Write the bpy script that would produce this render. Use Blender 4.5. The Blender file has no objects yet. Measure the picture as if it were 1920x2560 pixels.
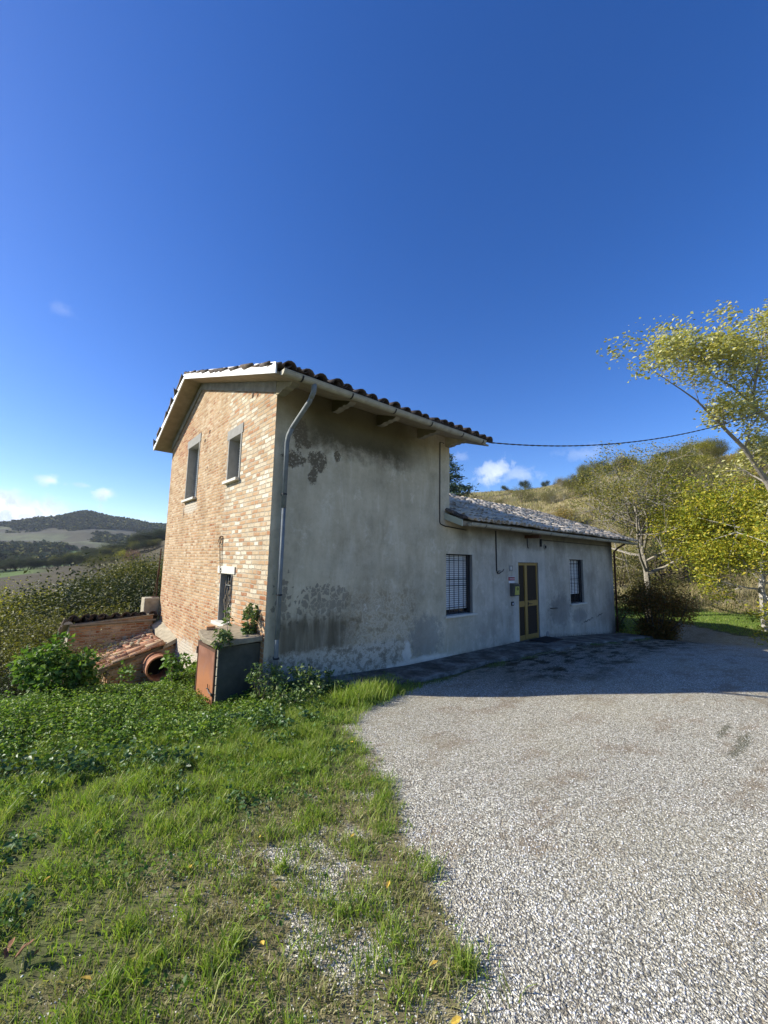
import bpy, math, random
import numpy as np
from math import sin, cos, pi, radians, atan2, sqrt
from mathutils import Vector, Matrix

# ------------------------------------------------------------------ camera, light, exposure
SC = bpy.context.scene
COL = SC.collection
random.seed(5)
cam_d = bpy.data.cameras.new('camera'); cam = bpy.data.objects.new('camera', cam_d); COL.objects.link(cam)
SC.camera = cam
SC.render.resolution_x, SC.render.resolution_y = 768, 1024
cam_d.sensor_fit = 'VERTICAL'; cam_d.sensor_height = 36.0
cam_d.lens = 993.71 / 2560.0 * 36.0
cam_d.clip_start = 0.05; cam_d.clip_end = 20000
_p, _r, _y = radians(6.9755), radians(1.0588), radians(49.0289)
_f = Vector((cos(_p)*cos(_y), cos(_p)*sin(_y), sin(_p)))
_rt = Vector((sin(_y), -cos(_y), 0)); _up = _rt.cross(_f)
_r2 = cos(_r)*_rt + sin(_r)*_up; _u2 = -sin(_r)*_rt + cos(_r)*_up
m = Matrix((( _r2.x, _u2.x, -_f.x, 0), (_r2.y, _u2.y, -_f.y, 0), (_r2.z, _u2.z, -_f.z, 0), (0, 0, 0, 1)))
cam.matrix_world = Matrix.Translation((-2.709, -5.807, 2.109)) @ m

SUN_EL = radians(30.5)
SX, SY = -0.768, 0.640                       # horizontal direction towards the sun
sun_d = bpy.data.lights.new('sun', 'SUN'); sun = bpy.data.objects.new('sun', sun_d); COL.objects.link(sun)
sun_d.energy = 5.0; sun_d.angle = radians(0.53); sun_d.color = (1.0, 0.955, 0.835)
_s = Vector((SX*cos(SUN_EL), SY*cos(SUN_EL), sin(SUN_EL))).normalized()
sun.rotation_mode = 'QUATERNION'; sun.rotation_quaternion = _s.to_track_quat('Z', 'Y')
sun.location = (-20, 20, 25)

W = bpy.data.worlds.new('World'); SC.world = W; W.use_nodes = True
SC.view_settings.view_transform = 'Standard'; SC.view_settings.look = 'None'
SC.view_settings.exposure = 0.72; SC.view_settings.gamma = 1.0
SC.view_settings.use_curve_mapping = False
SC.render.engine = 'CYCLES'
SC.cycles.max_bounces = 4; SC.cycles.diffuse_bounces = 2; SC.cycles.transparent_max_bounces = 4
SC.cycles.volume_bounces = 0

# ------------------------------------------------------------------ node helper
class NT:
    def __init__(self, tree): self.t = tree; self.n = tree.nodes; self.l = tree.links
    def node(self, typ, **kw):
        n = self.n.new(typ)
        for k, v in kw.items():
            if hasattr(n, k): setattr(n, k, v)
        return n
    def put(self, sock, v):
        if hasattr(v, 'is_output'): self.l.new(v, sock)
        elif isinstance(v, (tuple, list)) and len(v) == 3 and sock.type == 'RGBA': sock.default_value = (*v, 1)
        else: sock.default_value = v
    def m(self, op, a, b=0.0, c=None, clamp=False):
        n = self.node('ShaderNodeMath', operation=op); n.use_clamp = clamp
        self.put(n.inputs[0], a); self.put(n.inputs[1], b)
        if c is not None: self.put(n.inputs[2], c)
        return n.outputs[0]
    def add(self, a, b): return self.m('ADD', a, b)
    def sub(self, a, b): return self.m('SUBTRACT', a, b)
    def mul(self, a, b): return self.m('MULTIPLY', a, b)
    def mx(self, a, b): return self.m('MAXIMUM', a, b)
    def mn(self, a, b): return self.m('MINIMUM', a, b)
    def ss(self, x, lo, hi, a=0.0, b=1.0):
        n = self.node('ShaderNodeMapRange', interpolation_type='SMOOTHSTEP')
        self.put(n.inputs[0], x); self.put(n.inputs[1], lo); self.put(n.inputs[2], hi)
        self.put(n.inputs[3], a); self.put(n.inputs[4], b); return n.outputs[0]
    def lin(self, x, lo, hi, a=0.0, b=1.0):
        n = self.node('ShaderNodeMapRange'); self.put(n.inputs[0], x)
        for i, v in enumerate((lo, hi, a, b)): self.put(n.inputs[i+1], v)
        return n.outputs[0]
    def mix(self, f, a, b, mode='MIX'):
        n = self.node('ShaderNodeMix', data_type='RGBA', blend_type=mode)
        self.put(n.inputs[0], f); self.put(n.inputs[6], a); self.put(n.inputs[7], b); return n.outputs[2]
    def noise(self, vec, scale, detail=4, rough=0.55, dist=0.0, out=0):
        n = self.node('ShaderNodeTexNoise'); self.put(n.inputs['Vector'], vec)
        n.inputs['Scale'].default_value = scale; n.inputs['Detail'].default_value = detail
        n.inputs['Roughness'].default_value = rough; n.inputs['Distortion'].default_value = dist
        return n.outputs[out]
    def voro(self, vec, scale, feature='F1', out=0, rnd=1.0):
        n = self.node('ShaderNodeTexVoronoi', feature=feature); self.put(n.inputs['Vector'], vec)
        n.inputs['Scale'].default_value = scale; n.inputs['Randomness'].default_value = rnd
        return n.outputs[out]
    def ramp(self, f, stops, interp='LINEAR'):
        n = self.node('ShaderNodeValToRGB'); cr = n.color_ramp; cr.interpolation = interp
        while len(cr.elements) < len(stops): cr.elements.new(0.5)
        for e, (p, c) in zip(cr.elements, stops): e.position = p; e.color = (*c, 1)
        self.put(n.inputs[0], f); return n.outputs[0]
    def obj(self): return self.node('ShaderNodeTexCoord').outputs['Object']
    def sep(self, v):
        n = self.node('ShaderNodeSeparateXYZ'); self.put(n.inputs[0], v); return n.outputs[0], n.outputs[1], n.outputs[2]
    def comb(self, x, y, z):
        n = self.node('ShaderNodeCombineXYZ'); self.put(n.inputs[0], x); self.put(n.inputs[1], y); self.put(n.inputs[2], z)
        return n.outputs[0]
    def vmul(self, v, s):
        n = self.node('ShaderNodeVectorMath', operation='MULTIPLY'); self.put(n.inputs[0], v); n.inputs[1].default_value = s
        return n.outputs[0]
    def vadd(self, a, b):
        n = self.node('ShaderNodeVectorMath', operation='ADD'); self.put(n.inputs[0], a); self.put(n.inputs[1], b)
        return n.outputs[0]
    def bump(self, h, strength=0.5, dist=0.01, normal=None):
        n = self.node('ShaderNodeBump'); self.put(n.inputs['Strength'], strength)
        n.inputs['Distance'].default_value = dist; self.put(n.inputs['Height'], h)
        if normal is not None: self.put(n.inputs['Normal'], normal)
        return n.outputs[0]
    def attr(self, name, out='Color'):
        n = self.node('ShaderNodeAttribute'); n.attribute_name = name; return n.outputs[out]
    def island(self): return self.node('ShaderNodeNewGeometry').outputs['Random Per Island']
    def objrnd(self): return self.node('ShaderNodeObjectInfo').outputs['Random']

def mat(name):
    mt = bpy.data.materials.new(name); mt.use_nodes = True
    nt = NT(mt.node_tree); b = mt.node_tree.nodes['Principled BSDF']
    nt.b = b; b.inputs['Specular IOR Level'].default_value = 0.3
    return mt, nt, b
def simple(name, c, rough=0.7, metal=0.0, var=0.12, scale=8, bump=0.0, spec=0.3):
    mt, N, b = mat(name); v = N.obj()
    n = N.noise(v, scale, 5)
    N.put(b.inputs['Base Color'], N.mix(n, tuple(max(0, x*(1-2*var)) for x in c), tuple(min(1, x*(1+2*var)) for x in c)))
    b.inputs['Roughness'].default_value = rough; b.inputs['Metallic'].default_value = metal
    b.inputs['Specular IOR Level'].default_value = spec
    if bump: N.put(b.inputs['Normal'], N.bump(N.noise(v, scale*6, 4), bump, 0.01))
    return mt

# ------------------------------------------------------------------ sky
def build_world():
    t = W.node_tree; N = NT(t); bg = t.nodes['Background']
    sky = N.node('ShaderNodeTexSky'); sky.sky_type = 'NISHITA'; sky.sun_disc = False
    sky.sun_elevation = SUN_EL; sky.sun_rotation = atan2(SX, SY)
    sky.altitude = 400; sky.air_density = 0.9; sky.dust_density = 0.4; sky.ozone_density = 2.2
    hsv = N.node('ShaderNodeHueSaturation'); hsv.inputs['Saturation'].default_value = 1.34; hsv.inputs['Value'].default_value = 1.58; hsv.inputs['Hue'].default_value = .516
    N.put(hsv.inputs['Color'], sky.outputs[0])
    d = N.node('ShaderNodeTexCoord').outputs['Generated']
    x, y, z = N.sep(d)
    az = N.m('MULTIPLY', N.m('ARCTAN2', y, x), 180/pi); el = N.m('MULTIPLY', N.m('ARCSINE', z), 180/pi)
    warp = N.noise(d, 9, 6, 0.6, 0.0); fine = N.noise(d, 38, 6, 0.62, 0.4)
    cl = None
    # small fair-weather clouds: compass bearing, height above the horizon, half sizes, density
    for (a, e, sa, se, k) in CLOUDS:
        da = N.mul(N.sub(az, a), 1.0/sa); de = N.mul(N.sub(el, e), 1.0/se)
        q = N.m('SQRT', N.add(N.mul(da, da), N.mul(de, de)))
        q = N.add(q, N.mul(N.sub(warp, 0.5), 3.6)); q = N.add(q, N.mul(N.sub(fine, 0.5), 2.6))
        mk = N.mul(N.ss(q, 1.25, 0.05), k)
        cl = mk if cl is None else N.mx(cl, mk)
    cloudc = N.mix(N.ss(fine, 0.35, 0.65), (6.0, 7.0, 8.6), (9.8, 10.2, 11.0))
    N.put(bg.inputs['Color'], N.mix(cl, hsv.outputs[0], cloudc))
    bg.inputs['Strength'].default_value = 0.08
CLOUDS = [(93.0, 4.0, 6.0, 2.3, 1.0), (88.9, 3.4, 3.8, 1.5, 1.0), (89.5, 8.1, 1.5, 0.7, .7), (86.6, 8.0, 1.3, 0.35, .3), (84.5, 7.4, 1.5, .8, .8),
          (90.3, 26.2, 1.2, .8, .15), (80, 4.0, 5, 1.0, .25), (33.0, 12.4, 2.5, 1.7, .8), (30.4, 12.0, 3.2, 1.2, .5), (22.4, 14.2, 2.6, 1.0, .22), (38.6, 14.9, 2.0, .9, .22), (96, 5, 5, 2.5, .9)]
build_world()

# ------------------------------------------------------------------ object helpers
def link(o, parent=None):
    COL.objects.link(o)
    if parent is not None:
        o.parent = parent
        w = Vector(parent.location); p = parent.parent
        if p is None: o.location = -w           # meshes are built in world coordinates
        else: o.location = (0, 0, 0)
    return o
def tag(o, label=None, cat=None, group=None, kind=None):
    if label: o['label'] = label
    if cat: o['category'] = cat
    if group: o['group'] = group
    if kind: o['kind'] = kind
    return o
def empty(name, loc, label, cat, group=None):
    o = bpy.data.objects.new(name, None); o.location = loc; o.empty_display_size = 0.3
    COL.objects.link(o); return tag(o, label, cat, group)
def npmesh(name, V, F, mats, smooth=False, midx=None):
    """V (n,3) array; F list of face arrays, each (k, 3|4)"""
    me = bpy.data.meshes.new(name)
    if not isinstance(F, list): F = [F]
    F = [np.asarray(f, dtype=np.int32) for f in F if len(f)]
    V = np.asarray(V, dtype=np.float32)
    me.vertices.add(len(V)); me.vertices.foreach_set('co', V.ravel())
    loops = np.concatenate([f.ravel() for f in F]); cnt = np.concatenate([np.full(len(f), f.shape[1], np.int32) for f in F])
    me.loops.add(len(loops)); me.loops.foreach_set('vertex_index', loops)
    me.polygons.add(len(cnt)); st = np.zeros(len(cnt), np.int32); st[1:] = np.cumsum(cnt)[:-1]
    me.polygons.foreach_set('loop_start', st); me.polygons.foreach_set('loop_total', cnt)
    if smooth: me.polygons.foreach_set('use_smooth', np.ones(len(cnt), bool))
    if midx is not None: me.polygons.foreach_set('material_index', np.asarray(midx, np.int32))
    me.update(calc_edges=True); me.validate()
    for mt in (mats if isinstance(mats, (list, tuple)) else [mats]): me.materials.append(mt)
    return me
class MB:
    def __init__(s): s.v = []; s.f = []; s.mi = []
    def addf(s, vs, fs, mi=0):
        k = len(s.v); s.v += [tuple(v) for v in vs]; s.f += [tuple(i+k for i in f) for f in fs]; s.mi += [mi]*len(fs); return s
    def box(s, x0, y0, z0, x1, y1, z1, mi=0):
        v = [(x0,y0,z0),(x1,y0,z0),(x1,y1,z0),(x0,y1,z0),(x0,y0,z1),(x1,y0,z1),(x1,y1,z1),(x0,y1,z1)]
        return s.addf(v, [(0,3,2,1),(4,5,6,7),(0,1,5,4),(1,2,6,5),(2,3,7,6),(3,0,4,7)], mi)
    def prism(s, poly, a, b, axis, mi=0):
        """poly in the two other axes, extruded along axis from a to b"""
        def P(p, t): q = list(p); q.insert(axis, t); return q
        n = len(poly); v = [P(p, a) for p in poly] + [P(p, b) for p in poly]
        f = [tuple(range(n))[::-1], tuple(range(n, 2*n))] + [(i, (i+1) % n, n+(i+1) % n, n+i) for i in range(n)]
        return s.addf(v, f, mi)
    def tube(s, pts, r, n=8, mi=0, cap=True):
        pts = [Vector(p) for p in pts]; rs = r if isinstance(r, (list, tuple)) else [r]*len(pts)
        k = len(s.v); up = Vector((0.13, 0.21, 0.97))
        for i, p in enumerate(pts):
            d = (pts[min(i+1, len(pts)-1)] - pts[max(i-1, 0)]).normalized()
            a = d.cross(up)
            if a.length < 1e-3: a = d.cross(Vector((1, 0, 0)))
            a.normalize(); b = d.cross(a)
            for j in range(n):
                t = 2*pi*j/n; s.v.append(tuple(p + rs[i]*(cos(t)*a + sin(t)*b)))
        for i in range(len(pts)-1):
            for j in range(n):
                s.f.append((k+i*n+j, k+i*n+(j+1) % n, k+(i+1)*n+(j+1) % n, k+(i+1)*n+j)); s.mi.append(mi)
        if cap:
            s.f.append(tuple(k+j for j in range(n))[::-1]); s.mi.append(mi)
            s.f.append(tuple(k+(len(pts)-1)*n+j for j in range(n))); s.mi.append(mi)
        return s
    def build(s, name, mats, parent=None, smooth=False, bevel=0.0):
        me = bpy.data.meshes.new(name); me.from_pydata(s.v, [], s.f); me.update()
        for mt in (mats if isinstance(mats, (list, tuple)) else [mats]): me.materials.append(mt)
        me.polygons.foreach_set('material_index', s.mi)
        if smooth: me.polygons.foreach_set('use_smooth', [True]*len(s.f))
        o = bpy.data.objects.new(name, me)
        if bevel:
            bm = o.modifiers.new('bevel', 'BEVEL'); bm.width = bevel; bm.segments = 2; bm.limit_method = 'ANGLE'
        return link(o, parent)
def nobj(name, V, F, mats, parent=None, smooth=False):
    return link(bpy.data.objects.new(name, npmesh(name, V, F, mats, smooth)), parent)

# ---TERRAIN-BEGIN---
P0 = np.array([-2.709, -5.807]); YAW = 49.0289
def sstep(x, a, b):
    t = np.clip((x-a)/(b-a), 0, 1); return t*t*(3-2*t)
_rs = np.random.RandomState(11)
_W = [( _rs.randn(2), _rs.rand()*6.28) for _ in range(24)]
def fnoise(x, y, s, n=8, o=0):
    v = 0
    for i in range(n):
        d, p = _W[(i+o) % 24]; k = (1.0 + i*0.45)/s; d = d/np.hypot(*d)
        v = v + np.sin((x*d[0]+y*d[1])*k*2.2 + p + 1.7*np.sin((x*d[1]-y*d[0])*k*0.9+p*2))/(1+i*0.35)
    return v/ sum(1/(1+i*0.35) for i in range(n)) * 1.6
_RR = np.array([0, 6, 7.5, 9, 10.5, 12, 14, 20, 30, 45, 70, 110, 160, 240, 300, 380, 480, 650, 900, 1100, 1350, 1800, 3200.])
_AA = np.array([-80, -60, -44, -40, -37, -34, -31, -27, -20, -8, 5, 12, 20, 30, 38, 46, 60, 80.])
_ZL = {
 -80: [0.4, 0.3, 0.0, -0.6, -1.5, -2.5, -3.6, -5.25, -6.5, -7.44, -7.8, -8.0, -8, -7, -6.5, -8, -7, -3, 20, 40, 60, 50, 0],
 -44: [0.4, 0.3, -0.15, -0.9, -1.7, -2.6, -3.6, -5.25, -6.5, -7.44, -7.8, -8.0, -9.5, -8, -6.5, -12, -8, -1, 20, 42, 72, 58, 0],
 -40: [0.4, 0.3, -0.1, -0.7, -1.4, -2.2, -3.2, -5.25, -6.5, -7.44, -7.8, -7.6, -8, -5.5, -5, -12, -8, 0, 24, 52, 96, 70, 0],
 -37: [0.4, 0.3, -0.08, -0.55, -1.2, -1.9, -2.9, -4.88, -6.17, -6.82, -7.15, -7.2, -7, -3.5, -3.5, -11, -8, 2, 26, 58, 118, 80, 0],
 -34: [0.4, 0.25, -0.08, -0.45, -1.0, -1.6, -2.5, -4.5, -5.85, -6.2, -6.17, -6.4, -5.5, -1.5, 1, -8, -6, 4, 28, 58, 108, 80, 0],
 -31: [0.4, 0.22, -0.08, -0.42, -0.85, -1.4, -2.2, -3.75, -5.2, -5.58, -5.53, -5.6, -4, 3, 9, 2, 0, 8, 28, 54, 98, 75, 0],
 -27: [0.4, 0.2, -0.02, -0.35, -0.7, -1.2, -1.8, -3.0, -4.55, -4.96, -4.55, -4.0, -1, 10, 16, 12, 8, 12, 26, 50, 90, 70, 0],
 -20: [0.4, 0.2, 0.15, 0.1, 0, -0.5, -1.08, -1.88, -3.25, -3.72, -2.6, 1, 6, 16, 22, 20, 15, 15, 30, 50, 80, 60, 0],
 -8: [0.4, 0.2, 0.1, 0.0, 0, -0.1, -0.27, -0.75, -1.3, -0.62, 2, 9, 15, 22, 26, 24, 20, 20, 30, 40, 60, 50, 0],
 5: [0.4, 0.3, 0.2, 0.1, 0, -0.1, -0.35, -0.75, -0.4, 2.0, 8, 19, 27.5, 31, 32, 30, 20, 20, 20, 20, 20, 20, 0],
 12: [0.4, 0.3, 0.2, 0.1, 0, -0.1, -0.35, -0.75, -0.4, 2.6, 9, 20, 29, 32, 32, 30, 20, 20, 20, 20, 20, 20, 0],
 20: [0.4, 0.3, 0.2, 0.1, 0, -0.1, -0.35, -0.75, -0.4, 3.0, 10, 20.5, 29.5, 33, 32, 30, 20, 20, 20, 20, 20, 20, 0],
 30: [0.4, 0.3, 0.2, 0.1, 0, -0.1, -0.35, -0.75, -0.4, 3.6, 12.5, 23.5, 32, 35, 35, 30, 20, 20, 20, 20, 20, 20, 0],
 38: [0.4, 0.3, 0.2, 0.1, 0, -0.1, -0.35, -0.75, -0.3, 3.6, 13, 25, 34, 38, 38, 30, 20, 20, 20, 20, 20, 20, 0],
 60: [0.4, 0.3, 0.2, 0.1, 0, 0.0, 0.1, -0.6, 0, 3, 12, 24, 33, 38, 38, 30, 20, 20, 20, 20, 20, 20, 0],
 80: [0.4, 0.4, 0.4, 0.4, 0.4, 0.4, 0.4, 0.6, 1.5, 3, 6, 10, 14, 16, 18, 18, 18, 18, 18, 18, 18, 18, 0]}
_ZL[-60] = _ZL[-44]; _ZL[46] = _ZL[38]
_ZG = np.array([_ZL[int(a)] for a in _AA], float)
def yard(x, y):
    b = np.interp(x, [-8, -3, 0, 1, 3, 8, 14, 20, 40], [.2, .2, .15, .1, 0, -.03, -.5, -.82, -.4])
    b = b + 0.052*np.clip(-y, 0, 9) + 0.018*np.clip(-x, 0, 5)*0
    return b + 0.02*fnoise(x, y, 2.2, 5)*sstep(np.abs(y)+np.clip(-x, 0, 9), 0.2, 1.5)
def H(x, y):
    x = np.asarray(x, float); y = np.asarray(y, float)
    dx = x-P0[0]; dy = y-P0[1]; r = np.hypot(dx, dy)
    a = YAW - np.degrees(np.arctan2(dy, dx)); a = (a+180) % 360 - 180
    ac = np.clip(a, -80, 80)
    lr = np.log(np.maximum(r, .5)+3); LR = np.log(_RR+3)
    i = np.clip(np.searchsorted(_AA, ac, side='right')-1, 0, len(_AA)-2); ta = (ac-_AA[i])/(_AA[i+1]-_AA[i])
    j = np.clip(np.searchsorted(LR, lr, side='right')-1, 0, len(LR)-2); tr = np.clip((lr-LR[j])/(LR[j+1]-LR[j]), 0, 1)
    ta = ta*ta*(3-2*ta)*.5+ta*.5; tr = tr*tr*(3-2*tr)*.35+tr*.65
    z = (_ZG[i, j]*(1-ta)+_ZG[i+1, j]*ta)*(1-tr) + (_ZG[i, j+1]*(1-ta)+_ZG[i+1, j+1]*ta)*tr
    z = z + fnoise(x, y, 14, 6, 3)*sstep(r, 18, 60)*0.35*sstep(r, 0, 100) + fnoise(x, y, 90, 6, 9)*sstep(r, 200, 700)*3.5*sstep(5000-r, 0, 3000)
    r0 = np.interp(ac, [-80, -30, -20, 0, 20], [5.0, 5.6, 9, 15, 16]); r1 = r0+np.interp(ac, [-30, 0], [2.2, 5])
    w = sstep(r, r0, r1)
    z = (yard(x, y)-.17*sstep(y, -1.3, -.2)*np.exp(-((x+1.0)/.75)**2))*(1-w) + z*w
    back = sstep(np.abs(a), 80, 110)
    return z*(1-back) + (0.45+0.0*r)*back
# ---TERRAIN-END---
# ------------------------------------------------------------------ materials
def ell(N, x, z, cx, cz, rx, rz, wob, soft=0.35):
    dx = N.mul(N.sub(x, cx), 1/rx); dz = N.mul(N.sub(z, cz), 1/rz)
    q = N.m('SQRT', N.add(N.mul(dx, dx), N.mul(dz, dz)))
    return N.ss(N.add(q, wob), 1+soft, 1-soft)
def plaster_mat():
    mt, N, b = mat('old grey render'); v = N.obj(); x, y, z = N.sep(v)
    n1 = N.noise(v, 1.3, 6, .6); n2 = N.noise(v, 7, 6, .65); n3 = N.noise(v, 45, 4, .6)
    st = N.noise(N.vmul(v, (3.2, 3.2, .7)), 1.0, 8, .68, .6)
    wob = N.add(N.mul(N.sub(n2, .5), 2.0), N.mul(N.sub(N.noise(v, 38, 5, .7), .5), 1.1)); wob2 = N.mul(N.sub(N.noise(v, 3.1, 9, .74), .5), 2.8)
    base = N.ramp(n1, [(.25, (.36, .315, .235)), (.5, (.47, .415, .315)), (.75, (.57, .515, .41))])
    # the low wing was limewashed cooler
    cool = N.ss(x, 3.7, 5.6)
    base = N.mix(N.mul(cool, .75), base, N.ramp(n1, [(.25, (.36, .34, .31)), (.75, (.50, .485, .45))]))
    base = N.mix(N.mul(N.ss(st, .48, .70), .35), base, (.66, .62, .53))
    base = N.mix(N.mul(N.ss(st, .50, .28), .38), base, (.26, .23, .175))
    base = N.mix(N.mul(N.ss(N.noise(v, 2.2, 9, .76), .52, .68), .5), base, (.70, .66, .57))
    base = N.mix(N.mul(N.ss(N.noise(v, 12, 7, .75), .5, .7), .3), base, (.25, .225, .18))
    # black-green growth below the eaves of the tall part
    dk = N.mul(N.ss(N.add(z, N.mul(wob2, .34)), 3.8, 4.3), N.mul(N.ss(x, .1, .8), N.ss(N.add(x, N.mul(wob2, .3)), 3.7, 2.6)))
    base = N.mix(N.mul(dk, .9), base, N.mix(n2, (.016, .013, .007), (.075, .062, .036)))
    dk2 = N.mul(N.ss(N.add(z, N.mul(wob2, .2)), 3.95, 4.6), N.ss(x, 4.4, 3.0))
    base = N.mix(N.mul(dk2, .6), base, (.12, .105, .06))
    # wing: olive growth below the gutter
    dk3 = N.mul(N.ss(N.add(z, N.mul(wob2, .22)), 2.35, 2.95), N.ss(x, 4.2, 4.9))
    base = N.mix(N.mul(dk3, .72), base, (.105, .097, .062))
    # peeled coats: cement shows
    pe = None
    for (cx, cz, rx, rz) in ((.44, 4.22, .15, .25), (.36, 3.74, .2, .13), (.8, 3.78, .18, .17), (.72, 3.52, .09, .16), (1.2, 3.95, .07, .09), (.55, 4.05, .12, .08)):
        e = ell(N, x, z, cx, cz, rx, rz, N.mul(wob, 1.15), .12); pe = e if pe is None else N.mx(pe, e)
    pe = N.mul(pe, N.ss(N.noise(v, 21, 6, .75), .40, .47))
    base = N.mix(N.mul(pe, .92), base, N.mix(n3, (.085, .07, .05), (.15, .125, .09)))
    rim = None
    # cracked, islanded coat about a metre and a half up
    ve = N.voro(N.vadd(N.vmul(v, (1, 1, .8)), N.comb(N.mul(wob, .06), 0.0, N.add(N.mul(wob2, .10), N.mul(wob, .03)))), 10.5, 'DISTANCE_TO_EDGE')
    zone = N.mx(N.mx(ell(N, x, z, .27, 1.42, .16, .36, N.mul(wob, .5), .7), ell(N, x, z, .95, 1.34, .5, .2, N.mul(wob2, .5), .8)), N.mx(ell(N, x, z, 1.0, 1.6, .3, .1, wob, .2), ell(N, x, z, 1.35, 1.42, .22, .2, N.mul(wob, 1.1), .1)))
    thr = N.add(N.lin(zone, 0.0, 1.0, .34, .035), N.mul(N.sub(n2, .5), .22)); isl = N.mul(N.ss(ve, thr, N.add(thr, .03)), N.ss(zone, .02, .2))
    base = N.mix(N.mul(isl, N.ss(n1, .25, .55, .35, .68)), base, N.mix(n2, (.085, .08, .068), (.17, .16, .14)))
    # damp dark band with runs
    band = N.mul(N.ss(N.add(z, N.add(N.mul(wob, .10), N.mul(wob2, .15))), 1.40, 1.02), N.ss(N.add(z, N.add(N.mul(wob, .16), N.mul(wob2, .1))), .50, .68))
    dn = N.noise(N.comb(N.mul(x, 7.0), 0.0, N.mul(z, .8)), 1.0, 5, .65); band = N.mul(band, N.ss(N.add(z, N.mul(N.sub(dn, .5), -1.1)), 1.5, 1.05)); band = N.mul(band, N.ss(dn, .25, .6, .55, 1.0)); band = N.mul(band, N.mul(N.ss(x, .12, .32), N.ss(N.add(x, N.add(N.mul(wob, .2), N.mul(wob2, .35))), 2.1, 1.4)))
    base = N.mix(N.mul(band, .92), base, N.mix(N.noise(N.vmul(v, (14, 14, 1.2)), 1, 4), (.05, .042, .028), (.17, .145, .105)))
    # patchwork of brown and pale coats around two to three metres along
    pz = N.mul(N.ss(N.add(z, N.mul(wob2, .22)), 1.75, 1.35), N.mul(N.ss(N.add(x, N.mul(wob, .2)), 1.3, 1.75), N.ss(N.add(x, N.mul(wob, .25)), 3.6, 3.0)))
    pat = N.ramp(N.noise(v, 4.3, 8, .75, 0), [(.36, (.16, .135, .095)), (.46, (.38, .31, .21)), (.5, (.52, .47, .38)), (.56, (.29, .24, .17)), (.64, (.62, .58, .50))])
    base = N.mix(N.mul(pz, .72), base, pat)
    # foot of the wall: mottled salts
    ft = N.mul(N.ss(N.add(z, N.mul(wob, .1)), .66, .56), N.ss(x, 3.2, 2.6))
    foot = N.ramp(N.noise(v, 6.5, 9, .78), [(.36, (.12, .105, .08)), (.48, (.26, .24, .20)), (.52, (.50, .47, .41)), (.62, (.36, .33, .28)), (.7, (.66, .63, .56))])
    base = N.mix(N.mul(ft, .85), base, foot)
    # grey repairs beneath the window and beside the door
    rp = N.mx(ell(N, x, z, 3.55, .55, .5, .42, wob, .25), N.mx(ell(N, x, z, 9.6, .7, .7, .45, wob, .3), ell(N, x, z, 10.9, .45, .6, .2, wob, .3)))
    base = N.mix(N.mul(rp, .6), base, (.20, .20, .195))
    wt = N.mx(ell(N, x, z, 3.4, .06, 1.0, .12, N.mul(wob, .6), .3), ell(N, x, z, 3.0, .3, .12, .2, wob, .3))
    base = N.mix(N.mul(wt, .8), base, (.70, .67, .62))
    # pale band round the door
    dr = N.mul(N.mul(N.ss(x, 6.88, 6.94), N.ss(x, 8.72, 8.60)), N.ss(N.add(z, N.mul(wob, .05)), 2.55, 2.42))
    base = N.mix(N.mul(dr, .35), base, (.62, .61, .58))
    # crack, right end
    cr = N.m('ABSOLUTE', N.sub(z, N.add(N.add(.12, N.mul(N.sub(x, 10.6), .12)), N.mul(wob2, .12))))
    crm = N.mul(N.ss(cr, .035, .01), N.mul(N.ss(x, 10.6, 10.9), N.mul(N.ss(x, 12.9, 12.6), N.ss(n1, .4, .5))))
    base = N.mix(N.mul(crm, .8), base, (.05, .05, .055))
    # rising damp line
    grime = N.ss(N.sub(z, N.mul(N.mx(N.sub(x, 8.5), 0.0), -.085)), .14, .0)
    base = N.mix(N.mul(grime, N.mul(N.ss(n2, .3, .65), .75)), base, (.05, .05, .04))
    rc = N.mul(N.ss(N.add(x, N.mul(wob, .14)), 13.2, 13.8), N.mx(N.ss(z, 1.5, 2.6), N.ss(z, .5, -.2)))
    base = N.mix(N.mul(rc, .8), base, (.06, .055, .045))
    base = N.mix(1.0, base, N.ramp(N.noise(v, .8, 9, .68), [(.32, (.68, .68, .67)), (.5, (.95, .95, .94)), (.68, (1.08, 1.08, 1.08))]), 'MULTIPLY')
    base = N.mix(1.0, base, N.mix(N.ss(x, 4, 7), (1.16, 1.12, 1.02), (1.04, 1.01, .96)), 'MULTIPLY')
    N.put(b.inputs['Base Color'], base); b.inputs['Roughness'].default_value = .93
    b.inputs['Specular IOR Level'].default_value = .12
    h = N.add(N.mul(n3, .25), N.add(N.mul(n2, .6), N.add(N.mul(isl, -.9), N.add(N.mul(pe, -.9), N.mul(band, -.8)))))
    N.put(b.inputs['Normal'], N.bump(h, .55, .012))
    return mt
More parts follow.
